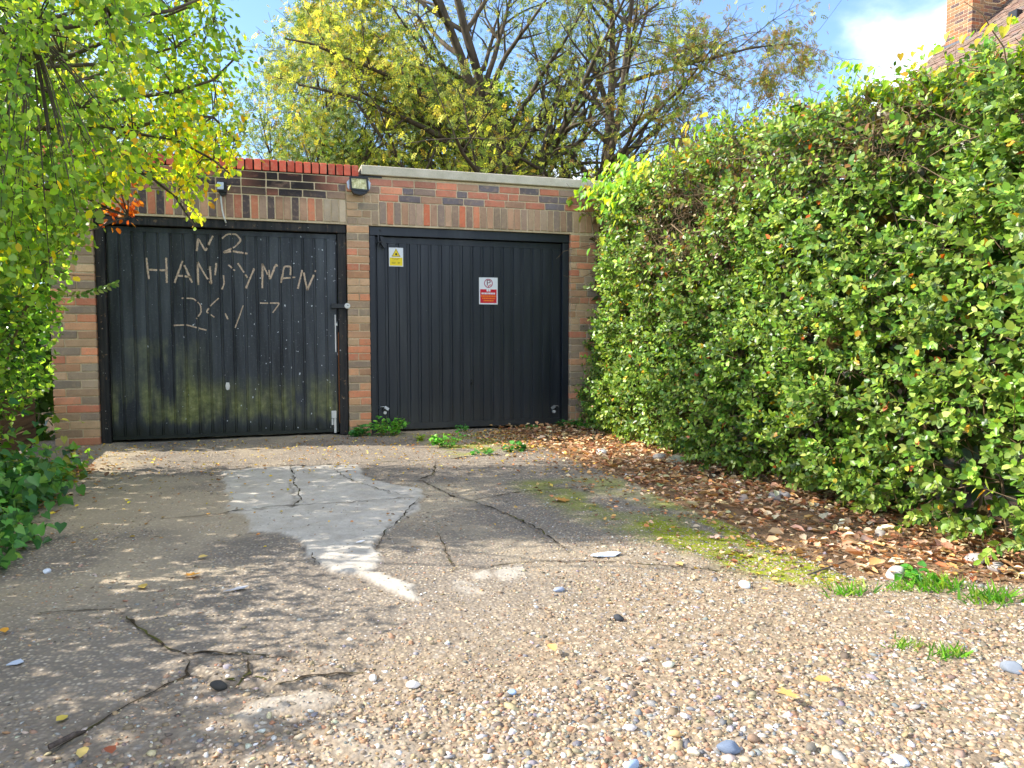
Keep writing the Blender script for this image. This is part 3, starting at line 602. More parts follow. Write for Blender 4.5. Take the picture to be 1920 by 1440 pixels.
for la_, lb_ in LETTERS:
    gm = MB()
    for si in range(la_, lb_):
        pts = [np.array(zp(*q)) for q in STROKES[si]]; dens = []
        for a, b in zip(pts[:-1], pts[1:]):
            m = max(2, int(np.linalg.norm(b - a) / 0.008)); dens += [a + (b - a) * t / m for t in range(m)]
        dens.append(pts[-1]); dens = np.array(dens)
        if len(dens) > 6:
            sm = dens.copy()
            for _ in range(3): sm[1:-1] = (sm[:-2] + sm[1:-1] + sm[2:]) / 3
            dens = sm
        dens = dens + np.array([[srng.gauss(0, .0007), srng.gauss(0, .0007)] for _ in dens])
        wid = 0.018 if si < 23 else 0.0135
        tg = np.gradient(dens, axis=0); tg /= np.linalg.norm(tg, axis=1, keepdims=True) + 1e-9; off = np.stack([-tg[:, 1], tg[:, 0]], 1)
        ph = srng.uniform(0, 50); ws_ = wid / 2 * (.55 + .75 * NZ.fbm(np.arange(len(dens)) * .13 + ph, np.full(len(dens), si * 3.1)))[:, None]; jl = np.array([[srng.uniform(.85, 1.1)] for _ in dens])
        Lp, Rp = dens + off * ws_ * jl, dens - off * ws_ * jl[::-1]; worn = NZ.fbm(np.arange(len(dens)) * .35 + ph * 2, np.full(len(dens), 7.7 + si))
        for i in range(len(dens) - 1):
            u = ((dens[i][0] + dens[i + 1][0]) / 2 - 0.082) % pit1
            if min(u, pit1 - u) < gap1 * 0.5 or worn[i] < (.20 if si < 23 else .27): continue
            q = [Lp[i], Rp[i], Rp[i + 1], Lp[i + 1]]; gm.add([(p[0], YD1 - 0.0012, p[1]) for p in q], [(0, 1, 2, 3)])
    dsub('chalk_letter', gm, M_CHALK, door1)['kind'] = 'stuff'
def at1(px, py): return F(px, py, YD1)
x_, z_ = at1(427, 724)
hm = MB().prism([(x_ - .016, z_ - .03), (x_ + .014, z_ - .034), (x_ + .02, z_), (x_ + .014, z_ + .034), (x_ - .012, z_ + .036), (x_ - .02, z_ + .005)], YD1 - 0.006, YD1 + .001).tube([(x_, YD1 - .006, z_ - .012), (x_, YD1 - .035, z_ - .014)], .007).box(x_ - .008, x_ + .008, YD1 - .043, YD1 - .033, z_ - .035, z_ + .012, .002)
dsub('handle', hm, M_WHITE, door1)
x_, z_ = at1(635, 574)
part('hasp', MB().box(x_ - .075, x_ + .075, 0.018, 0.034, z_ - .024, z_ + .024, .003).box(x_ - .075, x_ - .035, 0.034, YD1, z_ - .022, z_ + .022), M_BLACK, gar_l)
xl, zl = at1(650, 574)
lk = MB(); nseg = 16
for (ya, yb, r_) in ((-0.012, 0.017, .028), (-0.016, -0.012, .024)):
    lk.prism([(xl + r_ * math.cos(2 * math.pi * i / nseg), zl + r_ * math.sin(2 * math.pi * i / nseg)) for i in range(nseg)], ya, yb)
disc = tag(lk.build('padlock', M_WHITE), 'round silver padlock on the black hasp between the two garage doors', 'padlock')
dd = MB().prism([(xl + .004 + .006 * math.cos(2 * math.pi * i / 10), zl + .004 + .004 * math.sin(2 * math.pi * i / 10)) for i in range(10)], -0.018, -0.0155).build('keyhole', M_BLACK, disc)
xa, za = at1(630, 590); xb, zb = at1(630, 660)
dsub('edge_strip', MB().box(xa - .014, xa - .002, YD1 - .008, YD1 + .002, zb, za, .001).box(xa - .014, xa + .012, YD1 - .006, YD1 + .002, za - .11, za - .085), M_WHITE, door1)
part('edge_strip', MB().box(2.1505, 2.1575, 0.045, 0.075, 0.12, zb + .2, .001), M_RUST, gar_l)
xa, za = at1(626, 770); xb, zb = at1(626, 818)
dsub('foot_bracket', MB().box(xa - .024, xa + .024, YD1 - .022, YD1 - .001, za - .075, za, .003).box(xa + .0, xa + .022, YD1 - .016, YD1 - .001, .02, za - .074, .002).box(xa - .024, xa - .006, YD1 - .01, YD1 - .001, .1, za - .08), M_WHITE, door1)
# right door: latch, handle, two lock boxes
x_, z_ = F(714, 450, 0.04)
part('latch', MB().box(x_ - .035, x_ - .018, 0.02, 0.046, z_ - .06, z_ + .05, .002).prism([(x_ - .012, z_ + .035), (x_ + .022, z_ + .03), (x_ + .05, z_ - .07), (x_ + .028, z_ - .085), (x_ + .002, z_ - .04)], 0.01, 0.06).tube([(x_ - .03, .015, z_ - .028), (x_ + .01, .012, z_ - .02)], .008).box(x_ - .012, x_ + .008, 0.018, 0.036, z_ + .09, z_ + .108), M_BLACK, gar_r)
x_, z_ = F(884, 716, YD2)
dsub('handle', MB().box(x_ - .017, x_ + .017, YD2 - .008, YD2, z_ - .03, z_ + .03, .004).tube([(x_, YD2 - .006, z_ + .006), (x_, YD2 - .035, z_ + .006)], .007).box(x_ - .008, x_ + .008, YD2 - .044, YD2 - .034, z_ - .03, z_ + .014, .003), M_BLACK, door2)
for s_, (bx, by) in ((1, (722, 768)), (-1, (1037, 766))):
    x_, z_ = F(bx, by, YD2)
    lo = dsub('lock', MB().box(x_ - .03, x_ + .03, YD2 - .03, YD2, z_ - .012, z_ + .03, .004), M_BLACK, door2)
    c_, q_ = math.cos(-.6 * s_), math.sin(-.6 * s_); pl = [(-.024, -.014), (.024, -.014), (.024, .014), (-.024, .014)]
    dsub('lock_cover', MB().prism([(x_ + s_ * .012 + a * c_ - b * q_, z_ + .018 + a * q_ + b * c_) for a, b in pl], YD2 - .046, YD2 - .031), M_SILVER, door2)
    dsub('lock_barrel', MB().prism([(x_ - s_ * .004 + .016 * math.cos(a * math.pi / 6), z_ - .03 + .016 * math.sin(a * math.pi / 6)) for a in range(12)], YD2 - .03, YD2), M_WHITE, door2)
    dsub('shackle', MB().tube([(x_ - s_ * .065, YD2 - .004, z_ + .016), (x_ - s_ * .05, YD2 - .025, z_ + .032), (x_ - s_ * .02, YD2 - .036, z_ + .034), (x_ + s_ * .008, YD2 - .036, z_ + .028)], .005), M_SILVER, door2)

# ------------------------------------------------------------------ signs on the right door
def plain(name, c, rough=0.45):
    k = NT(name); f = k.noise(k.pos(), 40, 3); k.principled(k.mix(k.math('MULTIPLY', f, 0.25), c, tuple(v * .8 for v in c[:3]) + (1,)), rough, 0.4); return k.m
M_SWHITE = plain('sign white', lin(226, 228, 230)); M_SYEL = plain('sign yellow', lin(240, 212, 20)); M_SRED = plain('sign red', lin(206, 22, 44)); M_SBLK = plain('sign black', lin(40, 30, 18)); M_SORG = plain('sign orange', lin(244, 132, 32)); M_SMAR = plain('sign maroon', lin(110, 30, 52)); M_SDIM = plain('sign dim yellow', lin(176, 150, 14))
def sign_base(name, tl, br, label):
    x0, z1 = F(*tl, YD2); x1, z0 = F(*br, YD2)
    o = MB().box(x0, x1, YD2 - 0.0042, YD2 - 0.0008, z0, z1, 0.0006).build(name, M_SWHITE)
    return tag(o, label, 'sign'), x0, x1, z0, z1
def flat(name, polys, y, mat, par):
    m = MB()
    for p in polys: m.add([(a, y, b) for a, b in p], [tuple(range(len(p)))])
    o = m.build(name, mat, par); return o
sg, x0, x1, z0, z1 = sign_base('warning_sign', (729, 464), (756, 500), 'small yellow and white warning sign with a triangle high on the right garage door')
w_, h_ = x1 - x0, z1 - z0; ys = YD2 - 0.0047
U = lambda a, b: (x0 + a * w_, z0 + b * h_)
flat('yellow_field', [[U(.05, .04), U(.95, .04), U(.95, .47), U(.05, .47)]], ys, M_SYEL, sg)
flat('triangle_border', [[U(.18, .52), U(.82, .52), U(.5, .96)]], ys, M_SDIM, sg)
flat('triangle', [[U(.27, .56), U(.73, .56), U(.5, .88)]], ys - .0004, M_SYEL, sg)
flat('symbol', [[U(.42, .60), U(.58, .60), U(.58, .67), U(.53, .72), U(.47, .72), U(.44, .66)]], ys - .0008, M_SBLK, sg)
tb = []
for (b, segs_) in ((.40, ((.22, .34), (.36, .52), (.55, .76))), (.345, ((.32, .44), (.46, .66))), (.20, ((.18, .34), (.36, .48), (.60, .78))), (.15, ((.2, .44), (.62, .74)))):
    for a0, a1 in segs_: tb.append([U(a0, b), U(a1, b), U(a1, b + .03), U(a0, b + .03)])
flat('small_print', tb, ys - .0004, M_SDIM, sg)
sg, x0, x1, z0, z1 = sign_base('parking_sign', (898, 520), (933, 571), 'white and red no-parking sign with a circled letter on the right garage door')
w_, h_ = x1 - x0, z1 - z0
circ = lambda cx, cy, r, n=28: [(x0 + cx * w_ + r * w_ * math.cos(2 * math.pi * i / n), z0 + cy * h_ + r * w_ * math.sin(2 * math.pi * i / n)) for i in range(n)]
flat('ring', [circ(.5, .785, .235)], ys, plain('sign ring', lin(176, 92, 112)), sg); flat('ring_field', [circ(.5, .785, .185)], ys - .0003, M_SWHITE, sg)
fc = bpy.data.curves.new('letter', 'FONT'); fc.body = 'P'; fc.size = h_ * .30; fc.align_x = 'CENTER'; fc.align_y = 'CENTER'
fo = bpy.data.objects.new('letter_tmp', fc); COL.objects.link(fo); bpy.context.view_layer.update()
pm = bpy.data.meshes.new_from_object(fo.evaluated_get(bpy.context.evaluated_depsgraph_get())); bpy.data.objects.remove(fo)
pm.materials.clear(); put('letter', pm, M_SMAR, sg, (x0 + .5 * w_, ys - .0007, z0 + .79 * h_), (R(90), 0, 0)).scale = (1.15, 1, 1)
flat('slash', [[U(.47, .66), U(.50, .64), U(.55, .70), U(.66, .72), U(.64, .75), U(.52, .72)]], ys - .0005, M_SRED, sg)
flat('red_field', [[U(.06, .05), U(.94, .05), U(.94, .56), U(.06, .56)]], ys, M_SRED, sg)
tb = [[U(.40, .48), U(.49, .48), U(.49, .59), U(.40, .59)], [U(.51, .48), U(.61, .48), U(.61, .59), U(.51, .59)]]
a = .13
for L in (.07, .05, .08, .06, .05, .08, .06, .07, .06): tb.append([U(a, .375), U(a + L, .375), U(a + L, .44), U(a, .44)]); a += L + .018
flat('white_print', tb, ys - .0004, M_SWHITE, sg)
tb = []
for (b, a0, a1) in ((.285, .11, .9), (.20, .16, .86), (.115, .24, .78)):
    a = a0
    while a < a1: L = brng.uniform(.05, .1); tb.append([U(a, b), U(min(a + L, a1), b), U(min(a + L, a1), b + .05), U(a, b + .05)]); a += L + .015
flat('orange_print', tb, ys - .0004, M_SORG, sg)

# ------------------------------------------------------------------ floodlight over the middle pier, small lamp over the left door
fx, fz = F(672, 347, -0.06)
fl = tag(empty('floodlight', (fx, -0.01, fz)), 'black security floodlight with a square glass mounted above the brick pier', 'light')
k = NT('lamp glass'); b = k.principled(lin(226, 222, 190), 0.08, 0.6); k.set(b.inputs['Base Color'], k.ramp(k.noise(k.obj(), 30, 4, 0.7), [(0.35, lin(150, 140, 70)), (0.6, lin(226, 214, 150)), (0.8, lin(240, 238, 220))])); M_LAMPGLASS = k.m  # mottled yellow reflection painted into the glass colour
k = NT('clear side glass'); k.principled(lin(190, 200, 215), 0.1, 0.6); M_SIDEGLASS = k.m
yb, yf_ = 0.0, -0.12
def frust(mb, b, f, y0, y1):
    n = len(b); mb.add([(p[0], y0, p[1]) for p in b] + [(p[0], y1, p[1]) for p in f], [tuple(range(n)), tuple(range(2 * n - 1, n - 1, -1))] + [(i, i + n, (i + 1) % n + n, (i + 1) % n) for i in range(n)]); return mb
frust(MB(), [(-.055, -.05), (.055, -.05), (.06, .06), (-.06, .06)], [(-.085, -.055), (.085, -.065), (.078, .062), (-.078, .064)], yb, yf_ + .02).build('housing', M_BLACK, fl)
bz = MB()
for poly in ([(-.092, .068), (.088, .064), (.088, .048), (-.092, .052)], [(-.092, .052), (-.076, .052), (-.068, -.058), (-.084, -.058)], [(.068, .05), (.084, .05), (.094, -.066), (.078, -.066)], [(-.07, -.046), (.08, -.054), (.08, -.07), (-.07, -.062)]): bz.prism(poly, yf_ - .008, yf_ + .02)
bz.build('bezel', M_BLACK, fl)
MB().prism([(-.076, .052), (.07, .05), (.079, -.055), (-.069, -.047)], yf_ + .002, yf_ + .012).build('glass', M_LAMPGLASS, fl)
for s in (-1, 1): MB().prism([(s * .09, .045), (s * .115, .02), (s * .108, -.035), (s * .092, -.055)], yf_ + .03, yf_ + .06).build('side_glass', M_SIDEGLASS, fl)
MB().prism([(-.072, -.064), (.086, -.072), (.06, -.092), (.01, -.106), (-.05, -.094)], yf_ + .0, yf_ + .08).build('sensor_housing', M_BLACK, fl)
MB().box(-.03, .03, yb, .012, -.02, .03).build('bracket', M_BLACK, fl)
bx, bz_ = F(414, 352, -0.04)
sl = tag(empty('wall_lamp', (bx, -0.0, bz_)), 'small lamp with a pale square lens above the left garage door', 'light')
MB().box(-.022, .052, -.07, 0.0, -.045, .055, .006).build('housing', M_BLACK, sl)
MB().box(-.030, .028, -.082, -.0705, -.022, .045, .004).build('lens', M_SIDEGLASS, sl)
MB().prism([(-.02, -.046), (.05, -.046), (.03, -.075), (-.0, -.075)], -.06, -.01).build('sensor_housing', M_BLACK, sl)
c0 = np.array([F(414, 367, -.03)[0], -.03, F(414, 367, -.03)[1]]); pts = [c0]
for q, yy in (((415, 380), -.012), ((417, 395), -.01), ((420, 408), -.01), ((424, 418), .0)): a, b = F(*q, yy); pts.append(np.array([a, yy, b]))
tag(MB().tube(pts, .0075, 8).build('cable', M_WHITE, None, True), 'white cable hanging from the small lamp down to the left garage door frame', 'cable')

# ------------------------------------------------------------------ right hedge
hr = np.random.default_rng(21)
hedge = tag(empty('hedge', (5.3, -2.8, 0)), 'tall clipped green hedge along the right side of the driveway', 'hedge')
HY0, HY1 = -7.0, 0.9
def htop(y): return np.interp(y, [-7, -5, -4.3, -3.6, -3, -2.3, -.6, .9], [2.28, 2.37, 2.38, 2.46, 2.53, 2.57, 2.55, 2.6]) + 0.14 * (NZ.fbm(y * 1.6 + 4, y * 0 + 1.7) - 0.5) + 0.08 * np.exp(-((y + 4.0) / .18) ** 2)
def hface(y, z):
    t = np.clip(z / 2.6, 0, 1)
    return 4.57 + 0.34 * (NZ.fbm(y * 1.5 + 30, z * 1.5 + 8) - 0.5) + 0.30 * (NZ.fbm(y * 4.5, z * 4.5 + 3, 3) - 0.5) + 0.12 * t + 0.05 * sstep(0.35, 0.1, z) + 0.32 * sstep(-1.0, -0.1, y) * sstep(2.45, 2.2, z)
def dead(y, z):      # thin brown places where the twigs show
    d = np.exp(-(((y + 2.15) / .6) ** 2 + ((z - 1.93) / .36) ** 2)) + 0.6 * np.exp(-(((y + 3.2) / .35) ** 2 + ((z - 2.15) / .2) ** 2)) + 0.85 * np.exp(-(((y + 4.2) / .35) ** 2 + ((z - 2.08) / .14) ** 2)) + 0.95 * np.exp(-(((y + .15) / .4) ** 2 + ((z - 1.9) / .5) ** 2))
    return np.clip(d, 0, 1)
def low_gap(y, z): return np.clip(sstep(0.75, 0.25, z) * sstep(-4.0, -4.7, y), 0, 1)
SHOOT = []
def shoots(y, x, z, d0, nl, L0, L1):
    """leafy shoots: a twig with leaves in opposite pairs; returns leaf position, axis, normal"""
    n = len(y); base = np.stack([x, y, z], 1); d = unit(d0 + hr.normal(0, .38, (n, 3))); L = hr.uniform(L0, L1, n); a = unit(np.cross(d, hr.normal(0, 1, (n, 3)))); b = np.cross(d, a)
    k = nl; t = (np.arange(k) + .5) / k; P = base[:, None] + d[:, None] * (L[:, None] * (.15 + .85 * t)[None])[..., None]
    ang = (np.arange(k) * 2.4)[None] + hr.normal(0, .35, (n, k)); rad = a[:, None] * np.cos(ang)[..., None] + b[:, None] * np.sin(ang)[..., None]
    ax = d[:, None] * (.35 + .5 * t)[None, :, None] + rad * .85 + hr.normal(0, .15, (n, k, 3)) + np.array([0, 0, -.12]); nrm = d[:, None] * .75 - rad * .4 + np.array([-.12, -.05, .35]) + hr.normal(0, .18, (n, k, 3))
    sz = (.75 + .45 * np.sin(np.pi * (.25 + .6 * t)))[None] * np.ones((n, 1)) * hr.uniform(.8, 1.2, (n, 1)) * hr.uniform(.75, 1.15, (n, k))
    for q in range(n): SHOOT.append((base[q] - d[q] * .06, base[q] + d[q] * L[q], .0022, .001))
    return P.reshape(-1, 3), ax.reshape(-1, 3), nrm.reshape(-1, 3), sz.ravel()
N = 9600
y = hr.uniform(HY0, HY1, N); zt = htop(y); z = np.maximum(zt * hr.random(N) ** .95 - .02, .08 + .1 * hr.random(N))
dep = np.abs(hr.normal(0, .11, N)) + np.where(hr.random(N) < .2, hr.uniform(.1, .6, N), 0); clump = NZ.fbm(y * 4 + 2, z * 4 + 9, 3)
keep = (hr.random(N) > .93 * dead(y, z)) & (hr.random(N) > .5 * low_gap(y, z)) & (hr.random(N) < .42 + 1.35 * clump)
y, z, dep, zt = y[keep], z[keep], dep[keep], zt[keep]; x = hface(y, z) + dep + 0.20 * sstep(zt - 0.3, zt, z)
d0 = np.stack([-np.ones(len(y)), hr.normal(-.1, .3, len(y)), .45 + .6 * sstep(zt - .3, zt, z) - .5 * sstep(.5, .1, z)], 1)
NLEAF = 10
pos, axf, nrf, szf = shoots(y, x, z, d0, NLEAF, .09, .20); z = np.repeat(z, NLEAF); zt = np.repeat(zt, NLEAF); N = len(pos); shoot_tint = np.repeat(np.exp(hr.normal(0, .22, N // NLEAF)), NLEAF)
# a second crop over the top
Nt = 9000; yt = hr.uniform(HY0, HY1, Nt); xt = hface(yt, htop(yt)) + 0.1 + hr.random(Nt) * 0.85; ztp = htop(yt) - 0.02 - np.abs(hr.normal(0, .07, Nt)); post = np.stack([xt, yt, ztp], 1)
# the rear and the inside, coarser
Nb = 16000; yb2 = hr.uniform(HY0, HY1, Nb); zb2 = hr.random(Nb) * htop(yb2); xb2 = 4.92 + hr.random(Nb) * 0.9; posb = np.stack([xb2, yb2, zb2], 1)
kb = (hr.random(Nb) > 0.75 * low_gap(yb2, zb2)) & (hr.random(Nb) > .5 * dead(yb2, zb2)); posb = posb[kb]; Nb = len(posb)
P = np.concatenate([pos, post, posb]); n = len(P)
out = np.concatenate([np.tile([-0.75, -0.1, 0.5], (N, 1)), np.tile([-0.2, -0.05, 0.9], (Nt, 1)), np.tile([-.5, 0, .5], (Nb, 1))])
nr = unit(out + hr.normal(0, .48, (n, 3))); nr[:N] = unit(nrf); ax = unit(np.concatenate([np.tile([-0.55, 0, 0.1], (N, 1)), np.tile([-.2, 0, .5], (Nt, 1)), np.tile([-.3, 0, 0], (Nb, 1))]) + hr.normal(0, .75, (n, 3)))
ax[:N] = unit(axf); sz = hr.uniform(.03, .052, n); sz[:N] = szf * .039; nf = n - Nb
G_HEDGE = [(78, 108, 36), (96, 126, 44), (116, 142, 52), (66, 96, 38), (136, 156, 64), (106, 124, 50), (154, 168, 84)]
col = pick(hr, n, G_HEDGE, [3, 4, 3, 3, 2, 3, 1], .16) * 1.38; col[:N] *= shoot_tint[:, None]
topness = np.concatenate([sstep(zt - .3, zt, z), np.ones(Nt), np.zeros(Nb)]); yel = pick(hr, n, [(150, 180, 40), (176, 190, 40), (196, 180, 44), (168, 120, 50), (120, 168, 44)], [4, 3, 2, 1, 4], .15)
sel = hr.random(n) < 0.62 * topness; col[sel] = yel[sel]
dd_ = dead(P[:, 1], P[:, 2]); sel = (hr.random(n) < 0.6 * dd_); col[sel] = pick(hr, n, [(128, 92, 56), (150, 112, 66), (106, 84, 50), (140, 132, 60)], None, .2)[sel]
sel = hr.random(n) < .012; col[sel] = pick(hr, n, [(204, 150, 40), (190, 96, 40), (216, 188, 60)])[sel]
hl = put('foliage', leaf_mesh('foliage', T_MED, P[:nf], ax[:nf], nr[:nf], sz[:nf], col[:nf], M_HEDGE_LEAF, hr.uniform(.95, 1.35, nf)), None, None); local(hl, hedge); hl['kind'] = 'stuff'
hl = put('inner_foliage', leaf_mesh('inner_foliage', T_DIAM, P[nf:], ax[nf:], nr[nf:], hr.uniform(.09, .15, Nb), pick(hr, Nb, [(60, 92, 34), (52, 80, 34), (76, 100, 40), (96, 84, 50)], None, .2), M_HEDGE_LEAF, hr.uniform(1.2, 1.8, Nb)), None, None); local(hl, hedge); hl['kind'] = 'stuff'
# stems and twigs
segs = []
def wander(p, d, L, r, rng, nseg=5, wig=.25, up=0.0, taper=.6):
    st = L / nseg; pts = [p]
    for i in range(nseg):
        d = d + rng.normal(0, wig, 3) + np.array([0, 0, up]); d = d / np.linalg.norm(d); q = p + d * st
        segs_out.append((p, q, r * (1 - taper * i / nseg), r * (1 - taper * (i + 1) / nseg))); p = q; pts.append(p)
    return pts, d
segs_out = segs
for i in range(75):
    yy = hr.uniform(-5.8, HY1); base = np.array([5.12 + hr.uniform(-.12, .35), yy, -0.03])
    pts, d = wander(base, np.array([hr.normal(0, .06), hr.normal(0, .12), 1.0]), 2.35, hr.uniform(.008, .017), hr, 8, .06, .08)
    for q in pts[1:]:
        for _ in range(2): wander(q, unit(np.array([-1.0, hr.normal(0, .6), hr.normal(.5, .4)])), hr.uniform(.25, .5), .0045, hr, 4, .25, .05)
for i in range(1700):      # bare twigs crossing the thin places and the face
    if i < 1400:
        c = [(-2.15, 1.95, .55, .32), (-3.2, 2.15, .3, .18), (-4.2, 2.08, .3, .13), (-.15, 1.9, .3, .45)][hr.choice(4, p=[.45, .17, .2, .18])]; yy, z_ = hr.normal(c[0], c[2]), hr.normal(c[1], c[3])
    else: yy, z_ = hr.uniform(-5.5, HY1), hr.uniform(.15, 2.5)
    z_ = float(np.clip(z_, .1, 2.55)); xx = float(hface(np.array(yy), np.array(z_))) + hr.uniform(.0, .25)
    wander(np.array([xx, yy, z_]), unit(np.array([hr.normal(-.05, .3), hr.normal(0, .8), hr.normal(.2, .8)])), hr.uniform(.12, .34), hr.uniform(.0016, .0032), hr, 5, .4)
segs += SHOOT
tw = put('stems', segs_mesh('stems', segs, M_TWIG, 3)); local(tw, hedge); tw['kind'] = 'stuff'
# long bare vine stems on the face
for pxs in ([(1600, 230), (1625, 290), (1600, 330), (1640, 380), (1655, 450), (1645, 520)], [(1680, 240), (1660, 300), (1700, 350), (1690, 420)], [(1330, 300), (1350, 360), (1320, 420), (1345, 470)], [(1500, 250), (1530, 300), (1510, 360)], [(1255, 420), (1290, 440), (1330, 430), (1380, 455)]):
    pts = []
    for a, b in pxs:
        r_ = ray(a, b); t = (4.62 - CAM[0]) / r_[0]; q = CAM + r_ * t; q[0] = float(hface(np.array(q[1]), np.array(q[2]))) - .01; pts.append(q)
    local(MB().tube(pts, .005, 5).build('vine_stem', M_TWIG, None, True), hedge)
# bindweed over the hedge top: large heart-shaped leaves
bind = tag(empty('bindweed', (4.9, -2.0, 0)), 'bindweed with large heart-shaped leaves draped over the top of the right hedge', 'climber')
big = []
def bleaf(y, z, s, c, off=-.05, ax=None):
    big.append((float(hface(np.array(y), np.array(z))) + off, y, z, s, c, ax))
YG = [(156, 198, 40), (176, 208, 50), (126, 178, 44), (196, 210, 56), (104, 160, 48)]; YY = [(206, 194, 60), (206, 170, 60), (190, 196, 66)]
for (yc, zc, sy, sz_, n_, pal) in ((-.95, 2.5, .40, .13, 105, YG), (-1.25, 2.22, .16, .22, 44, YG), (.0, 2.5, .3, .1, 30, YG + YY), (-4.05, 2.52, .15, .10, 44, YG), (-4.85, 2.46, .28, .08, 36, YG + YY), (-2.6, 2.62, .5, .06, 20, YG + YY), (-1.8, 2.55, .4, .08, 20, YY + YG), (-2.9, 2.25, .3, .2, 10, YG), (-4.7, 1.95, .25, .2, 12, YG)):
    for i in range(n_):
        y_ = hr.normal(yc, sy); z_ = hr.normal(zc, sz_); zt_ = float(htop(np.array(y_))) + .08
        bleaf(y_, min(z_, zt_), hr.uniform(.045, .08) * (1.0 if y_ > -3.8 else .62), pal[hr.integers(len(pal))], hr.uniform(-.28, -.12) + .22 * float(sstep(zt_ - .3, zt_, np.array(z_))))
hm_ = {}
for (xx, yy, z_, s, c, a) in big[:300]:
    key = (c, hr.integers(2))
    if key not in hm_:
        tv, tf = T_HEART; v2 = tv.copy(); v2[:, 2] *= (1.0, 1.9)[key[1]]
        hm_[key] = np_mesh('leaf', v2, tf, M_VINE_LEAF, False, np.tile(lin(*c)[:3], (len(tv), 1)))
    o = bpy.data.objects.new('leaf', hm_[key]); COL.objects.link(o); o.parent = bind
    nrm = unit(np.array([-0.6, -.25, .6]) + hr.normal(0, .42, 3)); axv = unit(np.array([-.35, hr.normal(0, .5), -.75]) + hr.normal(0, .25, 3)); sd = unit(np.cross(axv, nrm)); nn = np.cross(sd, axv)
    o.matrix_local = Matrix(((sd[0] * s, axv[0] * s, nn[0] * s, xx - 4.9), (sd[1] * s, axv[1] * s, nn[1] * s, yy + 2.0), (sd[2] * s, axv[2] * s, nn[2] * s, z_), (0, 0, 0, 1)))

# ------------------------------------------------------------------ left shrub, ivy at its foot, overhanging tree
lr = np.random.default_rng(33)
shrub = tag(empty('shrub', (-0.4, -2.8, 0)), 'dense bright green shrub along the left edge of the driveway', 'shrub')
def lface(y, z): return -0.10 + 0.30 * (NZ.fbm(y * 1.4 + 60, z * 1.4 + 8) - 0.5) + 0.16 * (NZ.fbm(y * 5, z * 5 + 3) - 0.5) + 0.14 * np.exp(-((z - 1.5) / .7) ** 2) - 0.25 * sstep(.75, .2, z) * sstep(-3.4, -2.4, y)
N = 34000
y = lr.uniform(-7.2, -1.15, N); hcap = np.where(y < -3.4, .85 + .9 * NZ.fbm(y * 2.2, y * 0), 3.0); z = .12 + lr.random(N) * (hcap - .12)  # unseen low stretch towards the camera added, its height shaped to shade the drive
dep = np.abs(lr.normal(0, .2, N)); dep = np.where(lr.random(N) < .25, lr.uniform(.1, .9, N), dep)
keep = (lr.random(N) < (.3 + 1.3 * NZ.fbm(y * 4 + 70, z * 4 + 1, 3)) * np.where(y < -3.4, .45, 1.0)) & (lr.random(N) > .7 * sstep(.75, .35, z) * sstep(-3.2, -2.2, y))
y, z, dep = y[keep], z[keep], dep[keep]; N = len(y); P = np.stack([lface(y, z) - dep, y, z], 1)
nr = unit(np.tile([.35, -.45, .6], (N, 1)) + lr.normal(0, .5, (N, 3))); ax = unit(np.tile([.5, -.2, -.25], (N, 1)) + lr.normal(0, .65, (N, 3)))
col = pick(lr, N, [(90, 132, 48), (112, 154, 56), (134, 172, 64), (76, 112, 46), (152, 184, 76), (168, 186, 80)], [3, 4, 4, 2, 2, 1], .2)
fo_ = put('foliage', leaf_mesh('foliage', T_MED, P, ax, nr, lr.uniform(.034, .056, N), col * 1.2, M_CANOPY_LEAF, lr.uniform(.95, 1.4, N))); local(fo_, shrub); fo_['kind'] = 'stuff'
N = 7800; yq = lr.uniform(-7.0, -1.25, N); P = np.stack([lr.uniform(-1.5, -.35, N), yq, .1 + lr.random(N) * np.where(yq < -3.4, .75 + .95 * NZ.fbm(yq * 1.7, yq * 0 + 2), 2.1)], 1)  # leaves added inside so the shrub casts solid shade on the drive
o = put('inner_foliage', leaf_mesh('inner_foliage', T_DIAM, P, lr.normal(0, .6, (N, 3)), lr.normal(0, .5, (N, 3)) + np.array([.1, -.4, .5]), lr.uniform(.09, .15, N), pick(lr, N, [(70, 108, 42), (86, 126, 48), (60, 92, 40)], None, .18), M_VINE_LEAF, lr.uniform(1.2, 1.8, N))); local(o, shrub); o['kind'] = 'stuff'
segs_out = []
for i in range(70):
    base = np.array([lr.uniform(-.9, -.35), lr.uniform(-6, -1.3), -.03]); L = 2.6 if base[1] > -3.4 else .8
    pts, d = wander(base, np.array([lr.normal(.03, .1), lr.normal(0, .12), 1.0]), L, lr.uniform(.007, .016), lr, 8, .1, .05)
    for q in pts[1:]:
        for _ in range(2): wander(q, unit(np.array([.8, lr.normal(-.2, .6), lr.normal(.5, .4)])), lr.uniform(.2, .45), .004, lr, 4, .25, .05)
st_ = put('stems', segs_mesh('stems', segs_out, M_TWIG, 5)); local(st_, shrub); st_['kind'] = 'stuff'

